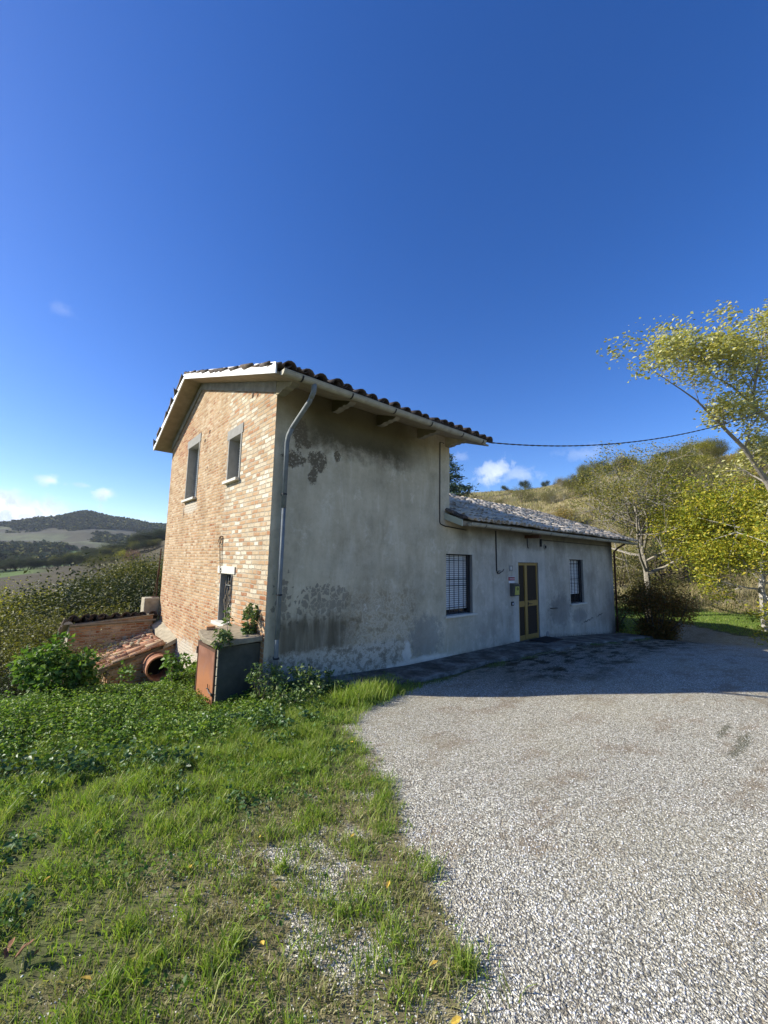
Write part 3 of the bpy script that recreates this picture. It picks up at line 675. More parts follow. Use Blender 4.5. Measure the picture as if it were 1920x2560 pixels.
# ---- gable windows
def gable_window(hole, lint, sillw, band):
    y0, y1, z0, z1 = hole; s = MB(); bw_ = .045; pr = -.012
    if band:
        s.box(pr, y0-bw_, z0-.02, .0, y0, z1); s.box(pr, y1, z0-.02, .0, y1+bw_, z1); s.box(pr-.002, y0-.09, z1, .0, y1+.12, z1+lint)
    # box that closes the opening
    s.box(.241, y0-.02, z0-.02, .26, y1+.02, z1+.02, 1)
    w = s.build('window', [M['surround'], M['dark']], house)
    slats(y0+.005, y1-.005, .20, z0, z1-.005, .055, M['shutter2'], w, axis=0)
    q = MB(); q.box(-.085, y0-.055, z0-.05, .24, y1+.06, z0+.004); q.build('sill', M['sill'], w, bevel=.004)
    return w
gable_window(UW1, .21, 0, True); gable_window(UW2, .19, 0, True)
y0, y1, z0, z1 = LW
s = MB(); s.box(-.01, y0-.03, z0, 0, y0, z1); s.box(-.01, y1, z0, 0, y1+.03, z1); s.box(.241, y0-.02, z0-.02, .26, y1+.02, z1+.02, 1)
lw = s.build('window', [M['surround'], M['dark']], house)
s = MB(); s.box(-.022, y0-.15, z1+.002, .0, y1+.17, z1+.14); s.build('lintel', M['sill'], lw, bevel=.006)
s = MB(); s.box(-.11, y0-.02, z0-.055, .12, y1+.09, z0+.004); s.build('sill', M['sill'], lw, bevel=.004)
g = MB()
for i in range(5): yy = y0+.06+(y1-y0-.12)*i/4; g.tube([(.085, yy, z0), (.085, yy, z1)], .008, 6)
for zz in (z0+.17, z0+.66, z0+.03): g.box(.07, y0, zz-.008, .077, y1, zz+.008)
g.build('window_bars', M['pipe'], lw)
s = MB(); s.box(.125, y0, z0, .13, y1, z1); s.build('glass_pane', M['glass'], lw)
# wisps of dead creeper behind the bars
rgn = random.Random(3); s = MB()
for k in range(16):
    yy = y0+.03+rgn.random()*.42; pts = [(.06+rgn.uniform(-.02, .02), yy+rgn.uniform(-.05, .05)*j*.35, z0+.02+j*.12) for j in range(rgn.randint(4, 7))]; s.tube(pts, .005, 5)
tw = s.build('dead_creeper', M['soffit'])
tag(tw, 'dead brown creeper stems behind the bars of the small low brick wall window', 'creeper')
# ring, chain and cable on the brick wall
ch = MB(); cy, cz = 2.13, 2.44
ch.tube([(-.03, cy+cos(t)*.055, cz+sin(t)*.055) for t in np.linspace(0, 2*pi, 20)], .009, 6, cap=False)
ch.tube([(.0, cy-.08, cz+.075), (-.05, cy-.08, cz+.075), (-.05, cy-.03, cz+.06), (-.02, cy, cz+.055)], .009, 6)
n = 17
for i in range(n):
    z = cz-.075-i*.0335; yy = cy-.01-.0075*i
    a = [(-.028+(cos(t)*.011 if i % 2 else 0), yy+(0 if i % 2 else cos(t)*.011), z+sin(t)*.021) for t in np.linspace(0, 2*pi, 10)]; ch.tube(a, .0042, 5, cap=False)
c_ = ch.build('hanging_chain', M['rustiron']); tag(c_, 'rusty chain hanging from an iron ring above the small barred window', 'chain')
cb = MB(); cb.tube([(-.012, 2.05, 2.52), (-.012, 2.02, 2.2), (-.014, 1.98, 1.96), (-.03, 1.965, 1.84)], .006, 6); cb.build('wall_cable', M['cloth'], house); cb = MB()
cb.tube([(-.025, 1.44, 1.80), (-.02, 1.41, 1.72), (-.018, 1.425, 1.5), (-.02, 1.40, 1.36), (-.02, 1.44, 1.28)], .007, 6); cb.build('wall_cable', M['cloth'], house)
# conduits on the render
cd = MB(); cd.tube([(4.10, -.015, 4.80), (3.965, -.015, 4.80), (3.96, -.015, 2.99), (3.975, -.018, 2.94), (4.13, -.02, 2.90), (4.9, -.02, 2.86)], .011, 6); cd.build('conduit', M['iron'], house); cd = MB()
cd.tube([(6.13, -.015, 2.92), (6.14, -.015, 1.90)], .017, 6); cd.tube([(6.14, -.015, 1.92), (6.17, -.02, 1.84), (6.21, -.03, 1.83), (6.36, -.05, 1.90), (6.40, -.05, 1.94)], .010, 6)
cd.tube([(6.17, -.02, 1.85), (6.22, -.03, 1.91), (6.30, -.03, 1.90)], .008, 6)
cd.build('conduit', M['iron'], house); cd = MB(); cd.tube([(7.66, -.02, 2.88), (7.68, -.02, 2.60), (7.67, -.03, 2.55), (7.72, -.03, 2.53)], .012, 6)
cd.build('conduit', M['iron'], house); cd = MB(); cd.tube([(8.45, -.02, 2.80), (13.9, -.02, 2.80)], .012, 6); cd.tube([(8.44, -.02, 2.82), (8.42, -.03, 2.72), (8.42, -.03, 2.60)], .03, 8)
cd.build('conduit', M['iron'], house)
def wall_fit(mb, name, mt, label, cat, **k):
    o = mb.build(name, mt, None, **k); tag(o, label, cat); return o
mb = MB(); mb.tube([(8.69, .0, 2.60), (8.69, -.03, 2.60)], .07, 16); mb.tube([(8.69, -.03, 2.60), (8.69, -.035, 2.60)], .045, 16, 1); v_ = mb.build('vent', [M['surround'], M['dark']], house)
mb = MB(); mb.tube([(8.70, .0, .09), (8.70, -.012, .09)], .075, 16); mb.build('cover_plate', M['surround'], house)
mb = MB(); mb.tube([(8.92, 0, .80), (8.92, -.03, .80), (9.31, -.03, .785), (9.31, 0, .785)], .012, 6); wall_fit(mb, 'boot_scraper_bar', M['iron'], 'short black iron bar fixed level to the render right of the door', 'iron bar')
# sign
sg = empty('wall_sign', (6.84, -.01, 1.66), 'small red and white for sale sign above the letter box', 'sign')
mb = MB(); mb.box(6.70, -.014, 1.655, 6.975, -.004, 1.745); mb.build('panel', M['sign_red'], sg)
mb = MB(); mb.box(6.70, -.019, 1.728, 6.975, -.015, 1.740); mb.box(6.70, -.019, 1.650, 6.975, -.015, 1.662); mb.build('border', M['black'], sg)
mb = MB(); mb.box(6.70, -.012, 1.582, 6.97, -.004, 1.648); mb.box(6.70, -.018, 1.742, 6.975, -.006, 1.752); mb.build('white_strip', M['sign_white'], sg)
def text(body, x, y, z, size, mt, parent, name='lettering', sx=1.0):
    cu = bpy.data.curves.new(name, 'FONT'); cu.body = body; cu.size = size; cu.align_x = 'CENTER'; cu.align_y = 'CENTER'; cu.extrude = .0012
    o = bpy.data.objects.new('tmp', cu); COL.objects.link(o); bpy.context.view_layer.update()
    me = bpy.data.meshes.new_from_object(o); bpy.data.objects.remove(o)
    vs = np.empty(len(me.vertices)*3); me.vertices.foreach_get('co', vs); vs = vs.reshape(-1, 3)
    out = np.stack([x+vs[:, 0]*sx, y-vs[:, 2], z+vs[:, 1]], 1); me.vertices.foreach_set('co', out.ravel()); me.update(); me.materials.append(mt)
    o = bpy.data.objects.new(name, me); return link(o, parent)
text('VENDESI', 6.838, -.018, 1.692, .062, M['sign_white'], sg, sx=1.0)
# house number tile, bell, letter box, mat
nt_ = empty('tile_plaque', (6.82, 0, 1.97), 'small square ceramic plaque on the wall left of the door, above the sign', 'plaque')
mb = MB(); mb.box(6.73, -.012, 1.895, 6.91, -.002, 2.045); mb.build('tile', M['surround'], nt_, bevel=.003)
mb = MB(); mb.tube([(6.82, -.014, 1.97), (6.82, -.012, 1.97)], .045, 12); mb.build('relief', M['sill'], nt_)
mbx = empty('letter_box', (6.9, -.1, 1.24), 'dark grey letter box with a yellow front on the wall beside the door', 'letter box')
mb = MB(); mb.prism([(-.002, 1.245), (-.115, 1.255), (-.135, 1.52), (-.145, 1.56), (-.002, 1.585)], 6.76, 7.02, 0); mb.build('body', M['greybox'], mbx, bevel=.006)
mb = MB(); mb.addf([(6.79, -.137, 1.285), (6.99, -.137, 1.285), (6.975, -.150, 1.50), (6.80, -.150, 1.50), (6.79, -.11, 1.285), (6.99, -.11, 1.285), (6.975, -.125, 1.50), (6.80, -.125, 1.50)], [(0, 1, 2, 3), (4, 7, 6, 5), (0, 4, 5, 1), (1, 5, 6, 2), (2, 6, 7, 3), (3, 7, 4, 0)]); mb.build('front_panel', M['yellow'], mbx, bevel=.004)
mb = MB(); mb.tube([(6.885+cos(t)*.032, -.151, 1.44+sin(t)*.032) for t in np.linspace(0, 2*pi, 14)], .008, 6, cap=False); mb.box(6.81, -.15, 1.515, 6.97, -.13, 1.53); mb.build('horn_emblem', M['black'], mbx)
bl = empty('door_bell', (6.86, 0, 1.05), 'small dark square bell push below the letter box', 'door bell')
mb = MB(); mb.box(6.80, -.018, 1.0, 6.92, -.002, 1.10); mb.build('plate', M['black'], bl, bevel=.003)
mb = MB(); mb.box(6.835, -.026, 1.025, 6.885, -.019, 1.07); mb.build('button', M['sign_white'], bl, bevel=.002)
mb = MB(); mb.box(7.45, -.62, float(yard(7.6, -.4))+.075, 8.35, -.12, float(yard(7.6, -.4))+.09); wall_fit(mb, 'door_mat', M['rubber'], 'black rubber door mat lying on the pavement before the ochre door', 'door mat', bevel=.005)
# ------------------------------------------------------------------ ground
GP = np.array([(20.6,-.4),(16.5,-.6),(13.6,-1.15),(8,-1.1),(4,-.98),(2.6,-1.0),(1.6,-1.3),(.75,-1.62),(.1,-1.96),(-.16,-2.67),(-.37,-3.17),(-.45,-3.4),(-.6,-3.55),(-.73,-3.81),(-.84,-4.0),(-1.0,-4.32),(-1.14,-4.54),(-1.33,-4.75),(-1.7,-5.3),(-2.3,-6.2),(-3,-8),(-4,-14),(9,-16),(17.5,-12),(18.4,-8),(18.5,-5.5),(18.7,-4.1),(19.4,-2.3)])
def sdpoly(x, y, P):
    x = np.asarray(x, float); y = np.asarray(y, float); d = np.full(x.shape, 1e9); ins = np.zeros(x.shape, bool)
    for i in range(len(P)):
        a = P[i]; b = P[(i+1) % len(P)]; e = b-a; wx = x-a[0]; wy = y-a[1]
        t = np.clip((wx*e[0]+wy*e[1])/(e@e), 0, 1); d = np.minimum(d, (wx-e[0]*t)**2+(wy-e[1]*t)**2)
        c = (a[1] > y) != (b[1] > y)
        with np.errstate(divide='ignore', invalid='ignore'): ins ^= c & (x < (b[0]-a[0])*(y-a[1])/(b[1]-a[1]+1e-12)+a[0])
    return np.where(ins, 1, -1)*np.sqrt(d)
def gravel(x, y):
    s = sdpoly(x, y, GP) + fnoise(x, y, .35, 8)*.05
    g = np.clip(.5+s/.22, 0, 1)
    # worn, thinly grassed strip along the drive near the camera
    thin = sstep(s+fnoise(x, y, .7, 6, 5)*.25, -1.7, -.7)*sstep(-y, 2.7, 3.3)*sstep(x, -6, -3)
    thin = np.maximum(thin, .55*sstep(-y+fnoise(x, y, .5, 7, 10)*.35, 3.1, 3.9)*sstep(-s, 0, .2)*sstep(x, -7, -5))
    pat = sstep(fnoise(x+3, y, .42, 9, 4)+fnoise(x, y, .13, 8, 2)*.5, -.35, .55)
    return np.clip(np.maximum(g, thin*(.22+.42*pat)), 0, 1), thin, s
def ground_mats():
    mt, N, b = mat('ground cover'); v = N.obj(); x, y, z = N.sep(v)
    at = N.attr('mask'); g, gr, far = N.sep(at); fc = N.attr('fcol')
    n1 = N.noise(v, 1.1, 6, .6); n2 = N.noise(v, 8, 6, .65); n3 = N.noise(v, 60, 4, .6)
    # gravel: two sizes of chippings
    va = N.node('ShaderNodeTexVoronoi'); N.put(va.inputs['Vector'], N.vadd(v, N.vmul(N.noise(v, 40, 2, .5, 0, 1), (.02, .02, .02)))); va.inputs['Scale'].default_value = 80
    vb = N.node('ShaderNodeTexVoronoi'); N.put(vb.inputs['Vector'], v); vb.inputs['Scale'].default_value = 165
    va2, _, _ = N.sep(va.outputs['Color']); vb2, _, _ = N.sep(vb.outputs['Color'])
    ca = N.ramp(va2, [(0, (.16, .15, .125)), (.22, (.38, .36, .305)), (.5, (.62, .595, .515)), (.85, (.84, .81, .725)), (1, (.96, .95, .88))])
    cb = N.ramp(vb2, [(0, (.15, .135, .11)), (.5, (.52, .49, .41)), (1, (.80, .77, .67))])
    sel = N.ss(N.noise(v, 22, 3), .42, .5)
    gc = N.mix(sel, cb, ca)
    gap = N.ss(va.outputs['Distance'], .42, .62); gc = N.mix(N.mul(gap, .65), gc, (.11, .10, .085))
    gc = N.mix(N.mul(N.ss(N.noise(N.vmul(v, (1, 1.9, 1)), 1.3, 8, .74), .49, .64), .6), gc, (.24, .18, .12))
    gc = N.mix(N.mul(N.ss(N.noise(v, .35, 3), .45, .62), .2), gc, (.46, .42, .30))
    gc = N.mix(1.0, gc, (1.01, .98, .90), 'MULTIPLY')
    gc = N.mix(1.0, gc, N.mix(N.mul(N.ss(N.add(y, N.mul(N.sub(n1, .5), 1.2)), -3.6, -1.6), N.ss(x, 1.5, 4.5)), (1, 1, 1), (.66, .65, .64)), 'MULTIPLY')  # gravel near the house coloured darker to deepen the shade there
    # soil and thatch between the grass
    soil = N.ramp(n2, [(.3, (.08, .065, .035)), (.5, (.20, .165, .09)), (.7, (.32, .27, .165))])
    soil = N.mix(N.mul(gr, .7), soil, N.ramp(N.noise(v, 30, 5, .7), [(.35, (.022, .035, .008)), (.6, (.07, .11, .02)), (.75, (.12, .15, .04))]))
    gm_ = N.ss(N.add(g, N.mul(N.sub(N.noise(v, 16, 5, .7), .5), .7)), .38, .62)
    near = N.mix(gm_, soil, gc)
    tr = N.mul(N.mx(ell(N, x, y, 3.1, -4.95, .42, .05, N.mul(N.sub(n2, .5), 3.2), .6), ell(N, x, y, 3.4, -4.75, .25, .03, N.mul(N.sub(n2, .5), 3.2), .6)), .6)
    near = N.mix(tr, near, (.05, .055, .02))
    # mossy tufts and leaf mould, also painting the shaded drive darker to deepen its shade
    ms = N.mul(N.mul(N.ss(N.noise(N.vmul(v, (1.1, 2.0, 1)), 1.6, 8, .74), .45, .58), N.ss(N.add(y, N.mul(N.sub(n1, .5), 1.5)), -3.4, -2.0)), N.mul(N.ss(x, 2.8, 5.0), N.ss(x, 17, 13)))
    near = N.mix(N.mul(ms, .92), near, N.ramp(n2, [(.4, (.02, .025, .008)), (.65, (.06, .05, .025))]))
    fcn = N.mix(N.noise(v, .9, 8, .7), N.mix(1.0, fc, (.6, .6, .6), 'MULTIPLY'), N.mix(1.0, fc, (1.42, 1.40, 1.35), 'MULTIPLY'))
    fcn = N.mix(N.ss(N.noise(v, .06, 8, .65), .35, .7), fcn, N.mix(1.0, fcn, (.72, .72, .75), 'MULTIPLY'))
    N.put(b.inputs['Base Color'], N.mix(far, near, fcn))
    b.inputs['Roughness'].default_value = .95; b.inputs['Specular IOR Level'].default_value = .15
    h = N.mul(gm_, N.add(N.mul(N.sub(1.0, va.outputs['Distance']), 1.0), N.mul(vb.outputs['Distance'], -.5)))
    h = N.add(h, N.mul(n3, .4)); N.put(b.inputs['Normal'], N.bump(h, N.sub(1.0, far), .012))
    return mt
M['ground'] = ground_mats()
def lerp3(a, b, t): return a*(1-t[..., None]) + np.asarray(b)*t[..., None]
def field_col(x, y, z):
    dx = x-P0[0]; dy = y-P0[1]; r = np.hypot(dx, dy); a = YAW-np.degrees(np.arctan2(dy, dx)); a = (a+180) % 360-180
    c = np.zeros(x.shape+(3,)) + np.array([.115, .095, .05])
    n = fnoise(x, y, 30, 8); n2 = fnoise(x, y, 6, 8, 5); n3 = fnoise(x, y, 2.2, 8, 7)
    # right-hand hillside: straw, ochre grass, green scrub
    c = lerp3(c, [.27, .225, .115], sstep(a, -12, -2)*sstep(n2, -.5, .6)); c = lerp3(c, [.12, .125, .045], sstep(a, -12, -2)*sstep(n+n3*.4, .0, .9)*.7)
    c = lerp3(c, [.17, .11, .045], sstep(a, -5, 2)*sstep(n3, .4, 1.0)*.5)
    # mown lawn beyond the drive
    lawn = sstep(a, 10, 20)*sstep(r, 15, 16.5)*(1-sstep(r+n3*1.0, 28, 30)); c = lerp3(c, [.13, .20, .04], lawn)
    c = lerp3(c, [.33, .29, .18], sstep(a, 10, 20)*sstep(r+n3, 29, 31)*(1-sstep(r, 40, 48))*.75)
    # valley side: scrub floor, ploughed field, meadow, patchwork on the far hill
    L = 1-sstep(a, -24, -14)
    wood = L*(1-sstep(r, 70, 90)); c = lerp3(c, [.035, .042, .015], wood)
    fld = L*sstep(r, 85, 100)*(1-sstep(r, 290, 320)); c = lerp3(c, [.075, .062, .034], fld); c = lerp3(c, [.11, .095, .05], fld*sstep(n2, .2, .9)*.6)
    c = lerp3(c, [.10, .15, .035], L*sstep(r, 225, 240)*(1-sstep(r, 290, 305))*(1-sstep(a, -42, -39)))
    mead = L*sstep(r, 430, 470)*(1-sstep(r, 690, 730)); c = lerp3(c, [.12, .20, .055], mead*(1-sstep(a, -38, -35))); c = lerp3(c, [.09, .09, .05], mead*sstep(a, -38, -35))
    hill = L*sstep(r, 700, 740); c = lerp3(c, [.085, .08, .05], hill); c = lerp3(c, [.115, .11, .068], hill*sstep(fnoise(x, y, 160, 5, 2), 0, .3)); c = lerp3(c, [.13, .14, .075], hill*sstep(fnoise(x, y, 120, 5, 12), .3, .5))
    c = lerp3(c, [.045, .055, .025], hill*sstep(z+fnoise(x, y, 70, 6, 1)*9, 62, 70))
    return c, r, a
def build_ground():
    az = np.concatenate([np.arange(-64, 64, .3), np.arange(64, 296, 5.0)]); nr = 430
    rr = .25*np.exp(np.linspace(0, math.log(3300/.25), nr))
    A, R = np.meshgrid(np.radians(YAW-az), rr); x = P0[0]+R*np.cos(A); y = P0[1]+R*np.sin(A); z = H(x, y)
    na = len(az); V = np.stack([x.ravel(), y.ravel(), z.ravel()], 1)
    V = np.concatenate([V, [[P0[0], P0[1], float(H(P0[0], P0[1]))]]])
    i = np.arange(nr-1)[:, None]; j = np.arange(na)[None]; j2 = (j+1) % na
    F = np.stack([i*na+j, (i+1)*na+j, (i+1)*na+j2, i*na+j2], -1).reshape(-1, 4)
    T = np.stack([np.full(na, len(V)-1), np.arange(na), (np.arange(na)+1) % na], 1)
    F = F[:, ::-1]; 
    me = npmesh('ground', V, [F[:, ::-1], T[:, ::-1]], M['ground'], smooth=True)
    g, thin, s = gravel(V[:, 0], V[:, 1]); c, r, a = field_col(V[:, 0], V[:, 1], V[:, 2])
    far = np.maximum(sstep(r, 23.5, 25), sstep(r, 9, 11)*(1-sstep(a, -24, -12))); 
    far = np.where(np.abs(a) > 70, sstep(r, 14, 18), far)
    lush = (1-g)*(1-thin*.8)
    m_ = np.stack([g, lush, far, np.ones(len(V))], 1).astype(np.float32); fc = np.concatenate([c, np.ones((len(V), 1))], 1).astype(np.float32)
    for nm, dat in (('mask', m_), ('fcol', fc)):
        at = me.attributes.new(nm, 'FLOAT_COLOR', 'POINT'); at.data.foreach_set('color', dat.ravel())
    # the drive is a surface of its own
    cx = V[F, 0].mean(1); cy = V[F, 1].mean(1); gs = sdpoly(cx, cy, GP) > .0
    o = bpy.data.objects.new('ground', me); COL.objects.link(o); tag(o, kind='structure')
    me2 = me.copy(); o2 = bpy.data.objects.new('gravel_drive', me2); COL.objects.link(o2); tag(o2, kind='structure')
    import bmesh
    for ob, keep in ((o, False), (o2, True)):
        bm = bmesh.new(); bm.from_mesh(ob.data); bm.faces.ensure_lookup_table()
        kill = [f for k, f in enumerate(bm.faces) if (k < len(gs) and bool(gs[k]) != keep) or (k >= len(gs) and not keep)]
        bmesh.ops.delete(bm, geom=kill, context='FACES'); bm.to_mesh(ob.data); bm.free()
build_ground()
def pavement():
    mt, N, b = mat('mossy concrete pavement'); v = N.obj(); n = N.noise(v, 2.3, 8, .7); n2 = N.noise(v, 14, 6, .7); x, y, z = N.sep(v)
    c = N.ramp(n, [(.33, (.045, .042, .03)), (.48, (.11, .10, .08)), (.6, (.22, .21, .18)), (.75, (.33, .325, .30))])
    c = N.mix(N.mul(N.ss(n2, .5, .68), .6), c, (.03, .034, .016)); N.put(b.inputs['Base Color'], c); b.inputs['Roughness'].default_value = .95
    N.put(b.inputs['Normal'], N.bump(n2, .5, .01)); xs = np.arange(.6, 14.3, .12); ys = np.linspace(.0, -1, 9)
    X, T = np.meshgrid(xs, ys, indexing='ij'); wd = .90+.12*fnoise(xs, xs*0, .9, 7)+.25*sstep(xs, 5, 7)-.5*sstep(-xs, -1.6, -.6)
    Y = T*wd[:, None]; Z = yard(X, Y)+.075-.02*np.abs(T)
    n_ = len(ys); V = np.stack([X, Y, Z], -1).reshape(-1, 3); Vb = V.copy(); Vb[:, 2] -= .2
    i = np.arange(len(xs)-1)[:, None]; j = np.arange(n_-1)[None]; q = (i*n_+j)
    F = np.stack([q, q+1, q+n_+1, q+n_], -1).reshape(-1, 4); e = np.arange(len(xs)-1)*n_+n_-1; K = len(V)
    S = np.stack([e, e+K, e+K+n_, e+n_], 1); j0 = np.arange(n_-1); S2 = np.stack([j0, j0+K, j0+1+K, j0+1], 1); e3 = (len(xs)-1)*n_+j0; S3 = np.stack([e3, e3+1, e3+1+K, e3+K], 1)
    o = nobj('pavement', np.concatenate([V, Vb]), [F, S, S2, S3], mt); tag(o, kind='structure')
pavement()

# ------------------------------------------------------------------ sheds by the gable
shed = empty('meter_shed', (-.3, .6, 0), 'squat block cupboard with a rusty sheet door and concrete slab top against the brick gable', 'shed')
mb = MB(); mb.box(-.615, .98, -.6, -.001, 1.08, .80); mb.build('side_wall', [M['blockwall'], M['concrete']], shed, bevel=.006)
mb = MB(); mb.box(-.615, .12, -.6, -.001, .22, .84)
for k in range(7): mb.box(-.63, .115, -.05+k*.125, -.616, .17, -.05+k*.125+.112, 1)
mb.build('side_wall', [M['blockwall'], M['concrete']], shed, bevel=.006)
mb = MB(); mb.addf([(-.70, .05, .85), (.0, .04, .87), (.0, 1.22, .90), (-.60, 1.16, .86), (-.70, .60, .84), (-.71, .05, .925), (-.0, .04, .95), (-.0, 1.22, .98), (-.60, 1.16, .935), (-.71, .60, .92)],
     [(0, 4, 3, 2, 1), (5, 6, 7, 8, 9), (0, 1, 6, 5), (1, 2, 7, 6), (2, 3, 8, 7), (3, 4, 9, 8), (4, 0, 5, 9)]); mb.build('slab_top', M['slab'], shed, bevel=.012)
mb = MB(); mb.box(-.645, .19, -.15, -.63, .93, .765); sd_ = mb.build('door', M['rust'], shed, bevel=.003)
mb = MB(); mb.box(-.652, .165, -.15, -.62, .192, .80); mb.box(-.652, .928, -.15, -.62, .952, .79); mb.box(-.655, .16, .765, -.61, .955, .80)
mb.build('door_frame', M['rustiron'], sd_)
mb = MB(); mb.box(-.662, .955, .62, -.63, .985, .72); mb.build('hinge', M['iron'], sd_); mb = MB(); mb.box(-.662, .955, .02, -.63, .985, .12); mb.build('hinge', M['iron'], sd_)
mb = MB(); mb.tube([(-.655, .20, .19), (-.67, .26, .20), (-.66, .36, .23), (-.655, .42, .22)], .008, 6); mb.tube([(-.66, .34, .23), (-.67, .345, .30)], .005, 5); mb.box(-.668, .17, .17, -.655, .21, .21); mb.build('latch', M['iron'], sd_)
mb = MB(); mb.box(-.52, 1.02, .945, -.38, 1.12, 1.0); br_ = mb.build('loose_brick', M['brick2'], None, bevel=.01); tag(br_, 'broken brick lying on the back corner of the shed slab', 'brick')

oh = empty('outhouse', (-1, 5.6, -.6), 'ruined low brick lean-to with collapsing red tile roof beside the gable', 'outhouse')
mb = MB(); mb.prism([(-1.93, -2.5), (-.18, -2.5), (-.18, .56), (-1.93, .42)], 6.45, 6.58, 1)
mb.prism([(-1.93, .42), (-.17, .56), (-.17, .585), (-1.95, .445)], 6.40, 6.60, 1, 1)
mb.prism([(6.45, .43), (7.9, -.15), (7.9, -2.5), (6.45, -2.5)], -1.95, -1.93, 0, 1)
mb.build('brick_wall', [M['brick2'], M['concrete']], oh)
mb = MB(); mb.prism([(-.001, .07), (-1.30, -.38), (-1.30, -2.5), (-.001, -2.5)], 4.78, 4.90, 1); mb.build('end_wall', M['brick2'], oh)
mb = MB(); mb.box(-1.32, 4.90, -2.5, -1.22, 6.44, -.42); mb.build('side_wall', M['brick2'], oh)
def swap_tiles(ax0, ax1, nx, lo, zlo, slope, length, mt, parent, seed, **k):
    o = barrel_tiles('tiles', ax0, ax1, nx, lo, zlo, slope, length, 1, mt, parent, seed, **k)
    n = len(o.data.vertices); co = np.empty(n*3, np.float32); o.data.vertices.foreach_get('co', co); co = co.reshape(-1, 3)[:, [1, 0, 2]]
    o.data.vertices.foreach_set('co', co.ravel()); o.data.flip_normals(); o.data.update(); return o
swap_tiles(4.72, 6.42, 8, -1.42, -.345, .34, 1.26, M['tile_red'], oh, 21, messy=3.2, skip=.12, rad=.095)
mb = MB(); mb.addf([(.0, 4.70, .20), (-.27, 4.70, .07), (-.20, 6.43, .30), (.0, 6.43, .42), (.0, 4.70, .1), (-.27, 4.70, -.02), (-.2, 6.43, .1), (0, 6.43, .1)], [(0, 1, 2, 3), (0, 4, 5, 1), (1, 5, 6, 2)]); mb.build('mortar_flashing', M['concrete'], oh)
mb = MB(); mb.prism([(-1.45, -.37), (-.0, .12), (-.0, .06), (-1.45, -.43)], 4.86, 6.44, 1); mb.build('roof_boards', M['soffit'], oh)
barrel_tiles('tiles', -1.98, -.10, 9, 6.38, .52, -.40, 1.55, 1, M['tile_dark'], oh, 23, messy=2.0, rad=.10, over=.0)
mb = MB(); mb.prism([(6.38, .46), (7.9, -.14), (7.9, -.18), (6.38, .42)], -1.94, -.12, 0); mb.build('back_roof', M['soffit'], oh)
mb = MB()
a = [(-1.97+cos(t)*.09, 6.36, .47+sin(t)*.07) for t in np.linspace(0, pi, 7)]; b2 = [(-2.02+cos(t)*.09, 7.9, -.12+sin(t)*.07) for t in np.linspace(0, pi, 7)]
mb.addf(a+b2, [(i, i+1, 8+i, 7+i) for i in range(6)] + [tuple(range(7))]); mb.build('verge_tiles', M['tile_pale'], oh)
# rubble: pale stones, a broken branch, white shard on the tiles
rr_ = random.Random(8); 
for k in range(16):
    u = rr_.random(); yy = 6.36-rr_.random()**1.6*1.0; xx = -.22-.9*u*(1.1-(6.4-yy)*.3); zz = -.345+.34*(xx+1.42)+.16; s_ = rr_.uniform(.03, .065)
    mb = MB(); n_ = 7; ring = []
    for lv_ in (-.5, .25, .8):
        ring += [(xx+cos(t)*s_*(1-.35*max(0, lv_))*rr_.uniform(.75, 1.2), yy+sin(t)*s_*rr_.uniform(.75, 1.2), zz+lv_*s_) for t in np.linspace(0, 2*pi, n_, endpoint=False)]
    mb.addf(ring, [(i, (i+1) % n_, n_+(i+1) % n_, n_+i) for i in range(n_)] + [(n_+i, n_+(i+1) % n_, 2*n_+(i+1) % n_, 2*n_+i) for i in range(n_)] + [tuple(range(2*n_, 3*n_))])
    o = mb.build('rubble_stone', M['concrete']); tag(o, 'pale lump of rubble lying on the broken red tiles', 'stone', 'rubble on the outhouse roof')
for k in range(9):
    p0 = Vector((-.55-rr_.random()*.6, 5.0+rr_.random()*1.1, 0)); p0.z = -.345+.34*(p0.x+1.42)+.22; d_ = Vector((-rr_.uniform(.3, .9), rr_.uniform(-.9, .9), -.25)).normalized()*rr_.uniform(.2, .42)
    pts = [p0+d_*t+Vector((rr_.uniform(-.03, .03), rr_.uniform(-.03, .03), rr_.uniform(0, .04))) for t in (0, .35, .7, 1.1)]
    mb = MB(); mb.tube(pts, [.011, .009, .006, .003], 5); o = mb.build('dead_branch', M['soffit']); tag(o, 'dry broken branch lying across the red tile roof', 'branch', 'branches on the outhouse roof')
pp = MB(); n_ = 28; V0 = []; cy0, cx0, cz0 = 4.27, -.415, -.335
prof = [(4.25, .268), (4.27, .272), (4.34, .272), (4.35, .262), (4.42, .262), (4.43, .27), (4.50, .27), (4.51, .26), (4.80, .26)]
ring = [[(cx0+cos(t)*r_, yy, cz0+sin(t)*r_) for t in np.linspace(0, 2*pi, n_, endpoint=False)] for yy, r_ in prof] + [[(cx0+cos(t)*r_, yy, cz0+sin(t)*r_) for t in np.linspace(0, 2*pi, n_, endpoint=False)] for yy, r_ in ((4.80, .23), (4.26, .235))]
vs = [p for q in ring for p in q]; fs = []
for k in range(len(ring)-1): fs += [(k*n_+i, k*n_+(i+1) % n_, (k+1)*n_+(i+1) % n_, (k+1)*n_+i) for i in range(n_)]
k = len(ring)-1; fs += [(k*n_+i, k*n_+(i+1) % n_, (i+1) % n_, i) for i in range(n_)]
pp.addf(vs, fs); pp.addf([(cx0+cos(t)*.232, 4.72, cz0+sin(t)*.232) for t in np.linspace(0, 2*pi, n_, endpoint=False)], [tuple(range(n_))], 1); o = pp.build('terracotta_pipe', [M['terracotta'], M['dark']]); tag(o, 'wide terracotta pipe lying with its open end towards the nettles, under the broken tile roof', 'pipe')  # black disc set in the bore stands in for the unlit inside
